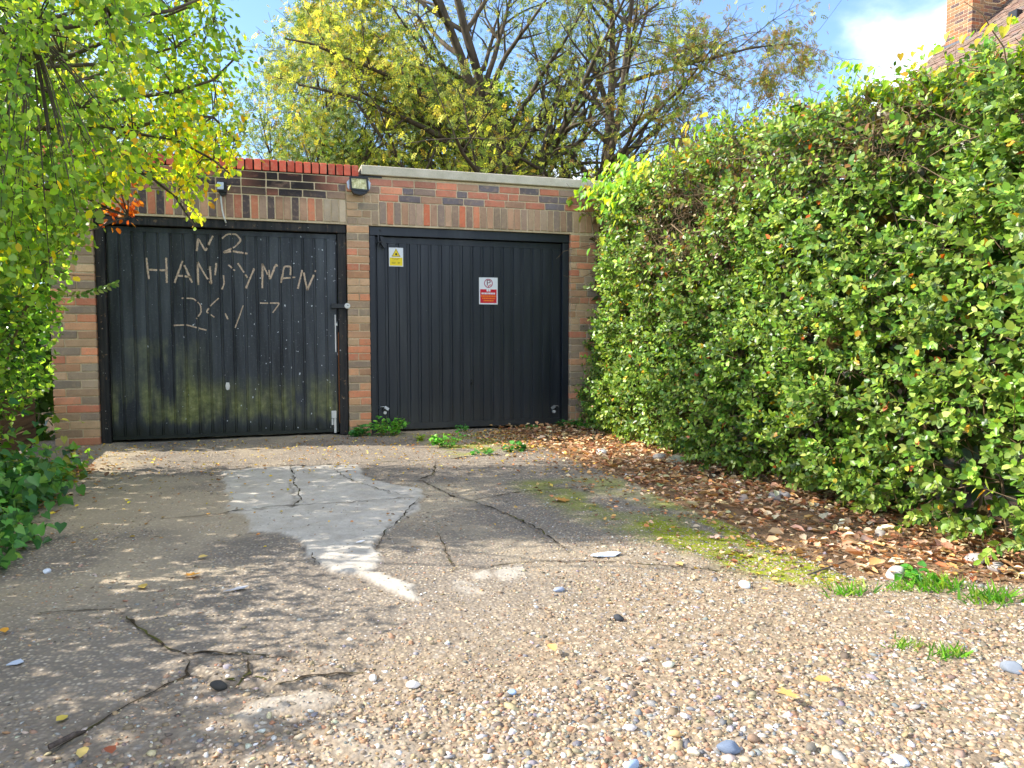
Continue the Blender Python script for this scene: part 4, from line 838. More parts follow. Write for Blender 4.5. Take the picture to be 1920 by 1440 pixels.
back = tag(empty('shrub', (-1.4, 1.2, 0)), 'dark green shrub filling the gap left of the brick pier', 'shrub')
N = 5000; P = np.stack([lr.uniform(-2.6, -.55, N), .3 + np.abs(lr.normal(0, .7, N)), lr.random(N) * 2.7], 1)
o = put('foliage', leaf_mesh('foliage', T_DIAM, P, lr.normal(0, .6, (N, 3)) + np.array([0, -.3, -.3]), lr.normal(0, .5, (N, 3)) + np.array([.1, -.6, .5]), lr.uniform(.09, .15, N), pick(lr, N, [(60, 96, 36), (76, 116, 42), (52, 82, 34)], None, .18), M_VINE_LEAF, lr.uniform(1.2, 1.8, N))); local(o, back); o['kind'] = 'stuff'  # leaf colours darker than those of the driveway shrub
segs_out = []
for i in range(14): wander(np.array([lr.uniform(-2.2, -.7), lr.uniform(.5, 1.5), -.05]), np.array([lr.normal(0, .1), lr.normal(0, .1), 1.0]), 2.4, .014, lr, 7, .1, .05)
o = put('stems', segs_mesh('stems', segs_out, M_TWIG, 5)); local(o, back); o['kind'] = 'stuff'
ivy = tag(empty('ivy', (0.1, -3.0, 0)), 'low dark green ivy spilling onto the driveway at the foot of the left shrub', 'ivy')
IV = []
for (px, py, sx, sy, hh, n_) in ((10, 960, .13, .3, .16, 380), (50, 940, .10, .25, .10, 260), (20, 905, .16, .26, .16, 260), (5, 1040, .09, .2, .08, 160), (90, 897, .10, .14, .04, 110)):
    c = G(px, py); q = np.stack([lr.normal(c[0], sx, n_), lr.normal(c[1], sy, n_), np.abs(lr.normal(0, hh, n_)) + .02], 1); IV.append(q)
P = np.concatenate(IV); P = P[(P[:, 0] < .42 + .1 * lr.random(len(P)))]; N = len(P)
nr = unit(np.tile([.25, -.3, .8], (N, 1)) + lr.normal(0, .35, (N, 3))); ax = unit(np.tile([.4, -.3, -.2], (N, 1)) + lr.normal(0, .6, (N, 3)))
col = pick(lr, N, [(70, 122, 56), (88, 142, 62), (58, 104, 50), (108, 158, 66), (126, 166, 66)], [4, 4, 3, 3, 2], .2)
sel = (P[:, 1] > G(80, 905)[1]); col[sel] = pick(lr, N, [(120, 168, 44), (96, 150, 48), (160, 186, 60), (180, 180, 70)])[sel]
iv = put('foliage', leaf_mesh('foliage', T_HEART, P, ax, nr, lr.uniform(.04, .07, N), col, M_HEDGE_LEAF)); local(iv, ivy); iv['kind'] = 'stuff'

over = tag(empty('overhanging_tree', (-1.6, -2.6, 0)), 'leafy tree at the left whose yellow-green boughs hang over the left garage door', 'tree')
segs_out = []
trunk_pts, _ = wander(np.array([-1.6, -2.6, -.04]), np.array([.1, .05, 1.0]), 4.2, .10, lr, 8, .05, .05, .55)
boughs = []
BP = [([(-60, 128), (60, 126), (200, 120), (260, 108), (330, 88), (400, 40)], -2.2), ([(-40, 210), (90, 176), (150, 150), (210, 132)], -2.4), ([(150, 200), (270, 180), (330, 172), (400, 150), (440, 110)], -1.9),
      ([(-40, 260), (80, 240), (180, 235), (250, 250), (330, 262), (400, 300), (430, 325)], -1.9), ([(-20, 330), (90, 290), (200, 300), (280, 330), (330, 370), (365, 425)], -1.7), ([(-60, 60), (80, 40), (180, 10), (260, -40)], -2.6),
      ([(-30, 380), (60, 350), (140, 360), (200, 390), (240, 405)], -1.8), ([(60, 60), (200, 40), (320, 20), (420, -20)], -2.8), ([(120, 110), (240, 60), (360, 10)], -1.6), ([(250, 240), (330, 215), (400, 220), (440, 260)], -1.5)]
for pts, yy in BP:
    q = [PY(a, b, yy + .12 * i * (1 if yy < -2 else -.3)) for i, (a, b) in enumerate(pts)]
    j = trunk_pts[min(8, 4 + len(boughs) % 4)]; segs_out.append((j, q[0], .028, .018)); m = len(q)
    for i in range(m - 1): segs_out.append((q[i], q[i + 1], .016 * (1 - .75 * i / m), .016 * (1 - .75 * (i + 1) / m)))
    boughs += q
BQ = np.array(boughs)
CP = [(-80, -120), (430, -120), (440, 0), (462, 60), (440, 120), (435, 200), (450, 262), (436, 300), (398, 316), (378, 335), (366, 392), (350, 380), (330, 340), (270, 338), (225, 352), (190, 356), (160, 385), (135, 460), (60, 540), (-80, 560)]
PC, NA = [], []
cx, cy = np.meshgrid(np.linspace(-80, 470, 300), np.linspace(-120, 560, 300), indexing='ij'); CM = sdist_poly(cx, cy, CP)
def hole(px, py): return 1.15 * math.exp(-(((px - 120) / 85) ** 2 + ((py - 75) / 62) ** 2)) + 1.0 * math.exp(-(((px - 180) / 45) ** 2 + ((py - 165) / 34) ** 2)) + .5 * math.exp(-(((px - 430) / 40) ** 2 + ((py - 30) / 60) ** 2))
nc = 0; lp, la, ln, lc = [], [], [], []
while nc < 400:
    px, py = lr.uniform(-80, 470), lr.uniform(-120, 560)
    i, j = int((px + 80) / 550 * 299), int((py + 120) / 680 * 299)
    if CM[i, j] < (6 if py < 230 else 16) or lr.random() < hole(px, py): continue
    right = px / 450; yy = lr.uniform(-3.4, -1.3) if px < 250 else lr.uniform(-2.3, -1.2)
    c = PY(px, py, yy); nc += 1
    b0 = BQ[np.argmin(((BQ - c) ** 2).sum(1))]
    mid = (b0 + c) / 2 + np.array([0, 0, .05]); tipd = unit(c - b0 + np.array([.05, 0, -.12])); segs_out.append((b0, mid, .005, .004)); segs_out.append((mid, c, .004, .0025))
    end = c + (tipd + np.array([0, 0, -.8])) * lr.uniform(.06, .14); segs_out.append((c, end, .0025, .0012))
    m = lr.integers(26, 46); t = (.28 + .72 * lr.random(m))[:, None]
    along = np.where(t < .4, mid + (c - mid) * (t / .4), c + (end - c) * ((t - .4) / .6)); lp.append(along + lr.normal(0, .055, (m, 3)))
    la.append(lr.normal(0, .5, (m, 3)) + np.array([.1, -.1, -.55])); ln.append(lr.normal(0, .5, (m, 3)) + np.array([.1, -.5, .55]))
    yl = np.clip((px - 120) / 330, 0, 1) * np.clip((py - 60) / 260, 0, 1) * 1.2
    a = pick(lr, m, [(116, 148, 48), (138, 168, 56), (96, 128, 46), (156, 178, 66), (128, 152, 76)], None, .18); bcol = pick(lr, m, [(214, 204, 40), (190, 206, 48), (222, 190, 40), (170, 200, 50), (206, 150, 40)], [4, 4, 2, 3, .6], .12)
    s_ = lr.random(m) < yl * .8 + .06; a[s_] = bcol[s_]; lc.append(a)
for (px, py) in [(218, 395), (235, 400), (205, 405), (125, 330), (250, 372), (228, 382), (212, 384), (245, 384)]:
    c = PY(px, py, -1.5); m = 12; lp.append(c + lr.normal(0, .04, (m, 3))); la.append(lr.normal(0, .5, (m, 3)) + np.array([0, 0, -.4])); ln.append(lr.normal(0, .5, (m, 3)) + np.array([0, -.6, .4])); lc.append(pick(lr, m, [(196, 104, 36), (176, 84, 36), (206, 130, 50)]))
for (px, py) in [(428, 318), (434, 292), (415, 300), (395, 322), (350, 335), (357, 365), (366, 402), (369, 425), (342, 358), (305, 345), (335, 322), (380, 312), (362, 340), (345, 310), (438, 335)]:
    c = PY(px, py, -1.35); m = 16; b0 = BQ[np.argmin(((BQ - c) ** 2).sum(1))]; top = c + np.array([-.03, 0, .13]); segs_out += [(b0, top, .003, .0022), (top, c, .0022, .0012)]
    t = lr.random((m, 1)); lp.append(top + (c - top) * t + lr.normal(0, .028, (m, 3))); la.append(lr.normal(0, .4, (m, 3)) + np.array([.05, -.1, -.7])); ln.append(lr.normal(0, .5, (m, 3)) + np.array([0, -.7, .4])); lc.append(pick(lr, m, [(214, 204, 50), (196, 206, 56), (222, 190, 50), (170, 196, 56)], None, .12))
# more crown above the frame, unseen and added to filter the sun
for i in range(60):
    c = np.array([lr.uniform(-2.8, -.3), lr.uniform(-3.4, -1.2), lr.uniform(3.4, 4.6)]); m = 26; lp.append(c + lr.normal(0, .16, (m, 3))); la.append(lr.normal(0, .5, (m, 3)) + np.array([.1, -.1, -.5])); ln.append(lr.normal(0, .5, (m, 3)) + np.array([.1, -.4, .6])); lc.append(pick(lr, m, [(116, 148, 48), (138, 168, 56), (96, 128, 46), (156, 178, 66)]))
    b0 = trunk_pts[lr.integers(5, 9)]; mid = (b0 + c) / 2 + np.array([0, 0, .2]); segs_out.append((b0, mid, .012, .008)); segs_out.append((mid, c, .008, .003))
P = np.concatenate(lp); n = len(P)
ol = put('crown', leaf_mesh('crown', T_MED, P, np.concatenate(la), np.concatenate(ln), lr.uniform(.032, .06, n), np.concatenate(lc) * 1.2, M_CANOPY_LEAF, lr.uniform(.9, 1.45, n))); local(ol, over); ol['kind'] = 'stuff'
br = put('trunk', segs_mesh('trunk', segs_out, M_BARK, 6)); local(br, over)
# sprig reaching in front of the left pier
sp0, sp1 = PY(120, 556, -1.3), PY(216, 531, -1.25)
sv = tag(empty('sprig', sp0), 'thin leafy sprig sticking out in front of the left brick pier', 'sprig')
o = MB().tube([(0, 0, 0), tuple((sp1 - sp0) * .5 + np.array([0, 0, -.02])), tuple(sp1 - sp0)], [.004, .003, .0015], 5).build('stem', M_STEM, sv, True)
q = np.array([(sp1 - sp0) * t + np.array([0, 0, -.02 * math.sin(math.pi * t)]) for t in np.linspace(.15, 1, 11)]); q = np.repeat(q, 2, 0); m = len(q)
put('foliage', leaf_mesh('foliage', T_LEAF, q, np.array([[.6, -.1, .5 * (-1) ** i] for i in range(m)]) + lr.normal(0, .15, (m, 3)), np.tile([.1, -.9, .3], (m, 1)) + lr.normal(0, .2, (m, 3)), np.full(m, .045), pick(lr, m, [(110, 140, 70), (90, 128, 56), (140, 158, 90)]), M_HEDGE_LEAF), None, sv)

# wooden fence on the left boundary
kf = NT('weathered fence timber'); v = kf.scale(kf.pos(), (30, 1.5, 30)); ff = kf.noise(v, 1.0, 6, .65); kf.principled(kf.ramp(ff, [(.3, lin(66, 50, 36)), (.7, lin(124, 98, 70))]), .85, .15, 0, kf.bump(ff, .5, .004))
fence = tag(empty('wooden_fence', (-.52, -1.5, 0)), 'low brown plank fence behind the left shrub beside the brick pier', 'fence')
for i in range(3): local(MB().box(-.535, -.51, -3.2, -.03, .04 + i * .155, .185 + i * .155, .003).build('plank', kf.m), fence)
for yy in (-3.1, -1.6, -.12): local(MB().box(-.60, -.5355, yy - .04, yy + .04, -.04, .52, .004).build('post', kf.m), fence)

# ------------------------------------------------------------------ trees behind the garages
def grow(p, d, L, r, lvl, prm, rng, segs, tips):
    n = max(3, int(L / prm['seg'][lvl])); st = L / n; alive = True
    for i in range(n):
        d = d + rng.normal(0, prm['wig'][lvl], 3) + np.array([0, 0, prm['up'][lvl] * (1 - i / n) + prm['droop'][lvl] * (i / n)]); d = d / np.linalg.norm(d)
        q = p + d * st; r0 = r * (1 - .8 * i / n); r1 = r * (1 - .8 * (i + 1) / n); segs.append((p, q, max(r0, .004), max(r1, .003)))
        if lvl < prm['max'] and i >= n * prm['start'][lvl]:
            for _ in range(rng.poisson(prm['kids'][lvl])):
                a = rng.normal(0, 1, 3); a -= d * (a @ d); a = a / np.linalg.norm(a); sp = prm['spread'][lvl] * rng.uniform(.7, 1.2)
                cd = d * math.cos(sp) + a * math.sin(sp) + np.array(prm.get('bias', (0, 0, 0)))
                grow(q, cd / np.linalg.norm(cd), L * prm['ratio'][lvl] * rng.uniform(.6, 1.1) * (1 - .4 * i / n), r1 * .62, lvl + 1, prm, rng, segs, tips)
        if lvl >= prm['leaf']: tips.append(np.r_[q, d])
        p = q
def clumps(P, f=1.0, o=0.0): return np.clip(.5 * NZ.fbm(P[:, 0] * f + o, P[:, 2] * f * 1.2 + P[:, 1] * .6 * f, 3) + .5 * NZ.fbm(P[:, 1] * f + 31 + o, P[:, 2] * f + P[:, 0] * .4 * f, 3), 0, 1)
def tree(name, label, base, stems, prm, seed, leafn, size, colfn, dens=None, group='trees behind the garages', tmpl=T_DIAM, spread=.12):
    rng = np.random.default_rng(seed); segs, tips = [], []
    t = tag(empty(name, (base[0], base[1], -.05)), label, 'tree', group)
    for (d, L, r) in stems: grow(np.array(base, float) + rng.normal(0, .12, 3) * np.array([1, 1, 0]), unit(np.array(d, float)), L, r, 0, prm, rng, segs, tips)
    T = np.array(tips)
    thick = [g for g in segs if g[2] > .02]; thin = [g for g in segs if g[2] <= .02]
    local(put('trunk', segs_mesh('trunk', thick, M_BARK, 7)), t); tw2 = local(put('twigs', segs_mesh('twigs', thin, M_BARK, 3)), t); tw2['kind'] = 'stuff'
    cl = sstep(.36, .60, clumps(T[:, :3], 1.5)) * 1.75 + .2
    k = rng.poisson(leafn * cl * (1.0 if dens is None else dens(T[:, :3])))
    P = np.repeat(T[:, :3], k, 0); D = np.repeat(T[:, 3:], k, 0); n = len(P)
    P = P + rng.normal(0, spread, (n, 3)) - np.array([0, 0, .04])
    ax = D * .5 + rng.normal(0, .6, (n, 3)) + np.array([0, 0, -.35]); nr = rng.normal(0, .6, (n, 3)) + np.array([-.1, -.35, .6])
    f = local(put('crown', leaf_mesh('crown', tmpl, P, ax, nr, rng.uniform(*size, n), colfn(rng, P), M_TREE_LEAF, rng.uniform(.8, 1.3, n))), t); f['kind'] = 'stuff'
    print(name, 'tips', len(T), 'leaves', n, 'segs', len(segs)); return t
BT = PD(1030, 640, 15.5); BT[2] = -.05
def dens_big(P):
    s = (P - BT) @ RGT; return (np.clip(1.15 + .06 * s, .95, 1.5) * np.where(((P - BT) @ FWD < -.4) & (np.abs(s) < 1.3), .6, 1.0) * np.where(P[:, 2] > 8.0, .2, 1.0)) * np.where(P[:, 2] < 4.5, 1.15, 1.0)
def col_big(rng, P):
    n = len(P); s = (P - BT) @ RGT; c = pick(rng, n, [(138, 152, 64), (114, 132, 56), (160, 168, 80), (94, 112, 50)], None, .18)
    y = pick(rng, n, [(200, 196, 72), (212, 206, 88), (178, 186, 70), (200, 172, 74)], [3, 3, 4, 1.2], .14); b = pick(rng, n, [(140, 116, 64), (122, 112, 58), (156, 122, 66)], None, .16)
    q = rng.random(n); fy = np.clip(.20 - .11 * s + 2.2 * (clumps(P, 1.1, 9.0) - .5), .03, .85); c[q < fy] = y[q < fy]
    fb = np.clip(.05 + .16 * s, .02, .55); m = (q > 1 - fb); c[m] = b[m]; return c
PRM_BIG = dict(max=3, seg=[.55, .38, .30, .22], wig=[.06, .10, .16, .2], up=[.06, .05, .03, 0], droop=[.0, -.06, -.14, -.2], start=[.16, .2, .15, 0], kids=[1.45, 1.35, 1.25, 0], spread=[.95, .8, .8, 0], ratio=[.55, .5, .5, 0], leaf=2)
tree('tree', 'large yellowing tree with dark stems rising behind the right garage', BT, [((-.16, .0, 1), 9.5, .20), ((.02, .1, 1), 10, .19), ((.28, -.1, 1), 9.0, .17), ((-.40, -.1, 1), 8.0, .14), ((.72, .0, 1), 6.2, .14), ((-.85, -.2, .9), 6.4, .11), ((.12, -.4, 1), 8, .13), ((1.1, -.1, .62), 5.2, .10), ((-1.15, -.3, .62), 5.6, .10)], PRM_BIG, 7, 2.25, (.10, .17), col_big, dens_big, tmpl=T_SPRAY, spread=.14)
BM = PD(585, 640, 14.0); BM[2] = -.05
def col_mid(rng, P):
    n = len(P); c = pick(rng, n, [(134, 154, 76), (114, 138, 68), (156, 170, 94), (94, 120, 58), (166, 174, 104)], None, .18); y = pick(rng, n, [(200, 186, 70), (190, 190, 76), (206, 176, 74)], None, .14)
    q = rng.random(n); f = np.clip(.03 + .07 * (P[:, 2] - 3.5) + 1.8 * (clumps(P, 1.1, 5.0) - .5), .02, .6); c[q < f] = y[q < f]; return c
PRM_MID = dict(max=3, seg=[.5, .36, .28, .2], wig=[.07, .12, .18, .2], up=[.08, .12, .1, 0], droop=[.05, .02, -.02, -.1], start=[.12, .15, .15, 0], kids=[1.35, 1.4, 1.4, 0], spread=[.6, .6, .7, 0], ratio=[.55, .5, .5, 0], leaf=2)
tree('tree', 'bushy olive-green tree with many fine twigs rising behind the left garage', BM, [((-.12, 0, 1), 5.2, .12), ((.12, .1, 1), 5.4, .12), ((-.34, -.1, 1), 5.1, .10), ((.36, 0, 1), 5.0, .10), ((.0, -.3, 1), 4.9, .1), ((-.62, 0, 1), 4.8, .09), ((.65, .2, 1), 4.6, .09)], PRM_MID, 9, 3.0, (.09, .15), col_mid, tmpl=T_SPRAY, spread=.14)
BL = PD(150, 640, 17.0); BL[2] = -.05
tree('tree', 'paler green tree seen through the gaps of the left boughs', BL, [((-.1, 0, 1), 7.0, .13), ((.25, .1, 1), 6.6, .12), ((-.45, -.1, 1), 6.2, .10), ((.6, 0, 1), 5.6, .10)], PRM_MID, 19, 3.0, (.08, .14), col_mid, spread=.18)
BD = PD(840, 640, 19.0); BD[2] = -.05
def col_dark(rng, P): return pick(rng, len(P), [(60, 84, 34), (74, 98, 38), (52, 72, 32), (94, 112, 44)], None, .16)
tree('tree', 'dark green tree low down between the olive tree and the large yellowing tree', BD, [((-.2, 0, 1), 5.6, .12), ((.25, .1, 1), 5.4, .12), ((-.6, -.1, 1), 4.8, .10), ((.7, 0, 1), 5.0, .10), ((0, -.3, 1), 4.6, .1)], PRM_MID, 29, 8.0, (.10, .17), col_dark, spread=.2)

# ------------------------------------------------------------------ house beyond the hedge
CB0 = PD(1821, 72, 16.0)          # where the near left corner of the chimney meets the roof
house = tag(empty('house', (CB0[0] + 3, CB0[1] - 3, 0)), 'brick house with a brown tiled roof and a chimney, showing above the right hedge', 'house')
def brickwall_mat():
    k = NT('house brickwork'); p = k.pos(); sp = k.n('ShaderNodeSeparateXYZ', Vector=p); cv = k.n('ShaderNodeCombineXYZ'); k.t.links.new(k.math('ADD', sp.outputs[0], sp.outputs[1]), cv.inputs[0]); k.t.links.new(sp.outputs[2], cv.inputs[1])
    b = k.n('ShaderNodeTexBrick', Vector=cv.outputs[0], Scale=1.0); b.inputs['Brick Width'].default_value = .225; b.inputs['Row Height'].default_value = .075; b.inputs['Mortar Size'].default_value = .006
    b.inputs['Color1'].default_value = lin(150, 92, 62); b.inputs['Color2'].default_value = lin(120, 92, 70); b.inputs['Mortar'].default_value = lin(176, 152, 124)
    k.principled(b.outputs[0], .88, .15); return k.m
M_HWALL = brickwall_mat()
slope = math.tan(R(42)); ex = CB0[0] - 2.6; ez = CB0[2] - 2.6 * slope; rx = ex + 5.0; rz = ez + 5.0 * slope; hy0, hy1 = CB0[1] - 9, CB0[1] + .95
part('wall', MB().box(ex + .35, rx + 4.65, hy0 + .2, hy1 - .2, -.05, ez + .05).add([(ex + .35, hy1 - .2, ez + .05), (rx + 4.65, hy1 - .2, ez + .05), (rx, hy1 - .2, rz - .35), (ex + .35, hy1 - .4, ez + .05), (rx + 4.65, hy1 - .4, ez + .05), (rx, hy1 - .4, rz - .35)], [(0, 1, 2), (5, 4, 3), (0, 3, 4, 1), (1, 4, 5, 2), (2, 5, 3, 0)]).add([(ex + .35, hy0 + .4, ez + .05), (rx + 4.65, hy0 + .4, ez + .05), (rx, hy0 + .4, rz - .35), (ex + .35, hy0 + .2, ez + .05), (rx + 4.65, hy0 + .2, ez + .05), (rx, hy0 + .2, rz - .35)], [(0, 1, 2), (5, 4, 3), (0, 3, 4, 1), (1, 4, 5, 2), (2, 5, 3, 0)]), M_HWALL, house)
kt = NT('clay roof tile'); rnd = kt.n('ShaderNodeNewGeometry').outputs['Random Per Island']; ft = kt.noise(kt.pos(), 3, 5, .6)
kt.principled(kt.mix(kt.ramp(ft, [(.4, 0), (.75, .6)]), kt.ramp(rnd, [(0, lin(112, 90, 80)), (.3, lin(136, 108, 92)), (.6, lin(124, 104, 98)), (.85, lin(152, 116, 96)), (1, lin(104, 96, 100))]), lin(150, 138, 116)), .85, .2)
rf = part('roof', MB().add([(ex, hy0, ez), (ex, hy1, ez), (rx, hy1, rz), (rx, hy0, rz), (rx + 5, hy1, ez), (rx + 5, hy0, ez), (ex, hy0, ez - .12), (ex, hy1, ez - .12), (rx, hy1, rz - .16), (rx, hy0, rz - .16), (rx + 5, hy1, ez - .12), (rx + 5, hy0, ez - .12)],
    [(0, 1, 2, 3), (3, 2, 4, 5), (6, 9, 8, 7), (9, 11, 10, 8), (0, 6, 7, 1), (5, 4, 10, 11), (1, 7, 8, 2), (2, 8, 10, 4), (0, 3, 9, 6), (3, 5, 11, 9)]), kt.m, house)
tr = np.random.default_rng(3); ca, sa = math.cos(R(42)), math.sin(R(42)); gauge = .105; tw_ = .17; nrow = int(5.0 / ca / gauge); ncol = int((hy1 - hy0) / tw_)
A, Bq = np.meshgrid(np.arange(nrow), np.arange(ncol), indexing='ij'); A = A.ravel(); Bq = Bq.ravel()
s0 = A * gauge + tr.normal(0, .004, len(A)); y0 = hy0 + Bq * tw_ + (A % 2) * tw_ / 2; lift = .030 + tr.normal(0, .005, len(A))
def rp(s, y, h): return np.stack([ex + s * ca - h * sa, y, ez + s * sa + h * ca], 1)
q = [rp(s0, y0, lift), rp(s0, y0 + tw_ - .006, lift), rp(s0 + gauge * 1.6, y0 + tw_ - .006, lift - .022), rp(s0 + gauge * 1.6, y0, lift - .022), rp(s0, y0, lift - .016), rp(s0, y0 + tw_ - .006, lift - .016)]
Vt = np.stack(q, 1).reshape(-1, 3); bt = (np.arange(len(A)) * 6)[:, None]
tl = put('tiles', np_mesh('tiles', Vt, np.concatenate([bt + np.array([[0, 3, 2, 1]]), bt + np.array([[4, 0, 1, 5]])]), kt.m)); tl.parent = rf; tl['kind'] = 'stuff'
# chimney, built of real courses
cx0, cy0, cz0 = CB0[0], CB0[1], CB0[2]; cw, cd = .98, .66
chim = part('chimney', MB().box(cx0 + .006, cx0 + cw - .006, cy0 + .006, cy0 + cd - .006, cz0 - 1.0, cz0 + 2.4), M_MORTAR, house)
cbm = {}; crng = random.Random(8)
def cbrick(x0, x1, y0, y1, z):
    key = (round(x1 - x0, 3), round(y1 - y0, 3))
    if key not in cbm: cbm[key] = MB().box(-(x1 - x0) / 2, (x1 - x0) / 2, -(y1 - y0) / 2, (y1 - y0) / 2, -.0325, .0325, .004).mesh('brick', M_BRICK)
    o = bpy.data.objects.new('brick', cbm[key]); COL.objects.link(o); o.parent = chim; o.location = ((x0 + x1) / 2, (y0 + y1) / 2, z + .0325)
    c = lin(*crng.choice([(176, 106, 68), (160, 112, 78), (150, 118, 86), (186, 112, 66), (128, 92, 76), (98, 80, 78), (170, 130, 88)])); o.color = c
zc = cz0 - .30; r_ = 0
while zc < cz0 + 1.45:
    off = .1125 * (r_ % 2)
    xx = cx0
    while xx < cx0 + cw - .03:
        e = min(xx + (.1025 if (xx == cx0 and r_ % 2) else .215), cx0 + cw); cbrick(xx, e, cy0, cy0 + .1, zc); xx = e + .01
    yy = cy0 + (.11 if True else 0)
    while yy < cy0 + cd - .03:
        e = min(yy + (.1025 if (yy < cy0 + .12 and not r_ % 2) else .215), cy0 + cd); cbrick(cx0, cx0 + .1, yy, e, zc); yy = e + .01
    zc += .075; r_ += 1
part('chimney_cap', MB().box(cx0 - .05, cx0 + cw + .05, cy0 - .05, cy0 + cd + .05, cz0 + 2.4, cz0 + 2.52, .01), M_COPING, house)
part('chimney_flashing', MB().box(cx0 - .03, cx0 - .001, cy0 - .02, cy0 + cd + .02, cz0 - .1, cz0 + .06), flat_mat('lead', lin(96, 98, 104), .6, .4), house)
part('roof_vent', MB().box(cx0 - .02, cx0 + .14, cy0 - 1.05, cy0 - .85, cz0 - .3, cz0 + .2, .01), M_BLACK, house)

# ------------------------------------------------------------------ gravel, leaf litter, weeds, stones
pr = np.random.default_rng(77)
def ico():
    bm = bmesh.new(); bmesh.ops.create_icosphere(bm, subdivisions=1, radius=1.0); bm.verts.index_update(); v = np.array([q.co[:] for q in bm.verts]); f = np.array([[q.index for q in p.verts] for p in bm.faces]); bm.free(); return v, f
IV_, IF_ = ico()
OV_ = np.array([(1, 0, 0), (0, 1, 0), (-1, 0, 0), (0, -1, 0), (0, 0, 1), (0, 0, -1)], float); OF_ = np.array([(0, 1, 4), (1, 2, 4), (2, 3, 4), (3, 0, 4), (1, 0, 5), (2, 1, 5), (3, 2, 5), (0, 3, 5)])
def in_view(x, y, m=60):
    v = np.stack([x, y, np.zeros_like(x)], 1) - CAM; k = v @ FWD; px = 960 + 1400 * (v @ RGT) / k; py = 720 - 1400 * (v @ UPV) / k
    return (k > .3) & (px > -m) & (px < 1920 + m) & (py < 1440 + m)
def stones_mesh(name, x, y, r, col, mat, flatn=.5, sink=.5, IV_=IV_, IF_=IF_):
    n = len(x); z = ground_z(x, y)
    sc = np.stack([r * pr.uniform(.8, 1.35, n), r * pr.uniform(.7, 1.05, n), r * flatn * pr.uniform(.7, 1.15, n)], 1)
    a = pr.uniform(0, 6.283, n); c, s = np.cos(a), np.sin(a)
    base = IV_[None] * (1 + pr.normal(0, .17, (n, len(IV_), 1)))
    L = base * sc[:, None, :]; tl_ = pr.normal(0, .25, (n, 2)); L[:, :, 2] += L[:, :, 0] * tl_[:, :1] + L[:, :, 1] * tl_[:, 1:]
    X = L[:, :, 0] * c[:, None] - L[:, :, 1] * s[:, None] + x[:, None]; Y = L[:, :, 0] * s[:, None] + L[:, :, 1] * c[:, None] + y[:, None]; Z = L[:, :, 2] + (z + sc[:, 2] * (1 - 2 * sink) )[:, None]
    return np_mesh(name, np.stack([X, Y, Z], -1).reshape(-1, 3), ((np.arange(n) * len(IV_))[:, None, None] + IF_[None]).reshape(-1, 3), mat, True, np.repeat(col, len(IV_), 0))
kp = NT('pebble'); pc = kp.attr('col').outputs['Color']; fp = kp.noise(kp.pos(), 160, 3, .6); kp.principled(kp.mix(kp.ramp(fp, [(.4, 0), (.75, .35)]), pc, lin(120, 104, 84)), .72, .3, 0, kp.bump(fp, .25, .002))
PEB = [(168, 142, 112), (154, 132, 104), (184, 162, 132), (198, 184, 162), (136, 119, 98), (150, 148, 146), (116, 116, 118), (172, 132, 98), (214, 208, 198), (104, 94, 82), (156, 114, 86)]
PEW = [5, 5, 5, 3.5, 4, 2.2, 1.2, 2, 1.6, 2, .6]
NG = 190000
x = pr.uniform(-.4, 6.0, NG); y = -3.2 - 3.9 * pr.random(NG) ** .8; g_ = gfield(gravel, x, y) * (1 - .7 * gfield(soil, x, y)); nn_ = NZ.fbm(x * 3 + 50, y * 3)
keep = in_view(x, y, 330) & (pr.random(NG) < np.clip(g_ * (.55 + .9 * NZ.fbm(x * 2.2 + 5, y * 2.2)) + .10 * sstep(.45, .7, nn_), 0, 1)) & (gfield(crack, x, y) < .5)
x, y = x[keep], y[keep]; n = len(x); r = np.exp(pr.normal(math.log(.0043), .42, n)).clip(.002, .016) * (1 + .35 * sstep(-5.4, -5.9, y)); c_ = pick(pr, n, PEB, PEW, .16)
near = ((y < -5.68) | (r > .009)) & in_view(x, y, 30)
gv = tag(put('gravel', stones_mesh('gravel', x[near], y[near], r[near], c_[near], kp.m)), 'loose tan and grey gravel covering the front of the driveway', 'gravel', kind='stuff')
tag(put('fine_gravel', stones_mesh('fine_gravel', x[~near], y[~near], r[~near], c_[~near], kp.m, IV_=OV_, IF_=OF_)), 'finer gravel thinning out towards the middle of the driveway', 'gravel', kind='stuff'); print('gravel', n, near.sum())
NG = 52000
x = pr.uniform(-.2, 3.95, NG); y = pr.uniform(-4.9, -.05, NG); keep = in_view(x, y) & (pr.random(NG) < .2 + .75 * sstep(.36, .64, NZ.fbm(x * 2 + 9, y * 2 + 3))) & (pr.random(NG) > .85 * gfield(concrete, x, y)) & (pr.random(NG) < .35 + .65 * sstep(-1.5, -4.5, y))
x, y = x[keep], y[keep]; n = len(x); r = np.exp(pr.normal(math.log(.0042), .38, n)).clip(.002, .011)
tag(put('grit', stones_mesh('grit', x, y, r, pick(pr, n, PEB, PEW, .16), kp.m, IV_=OV_, IF_=OF_)), 'scattered small grit on the worn tarmac in front of the garages', 'grit', kind='stuff'); print('grit', n)

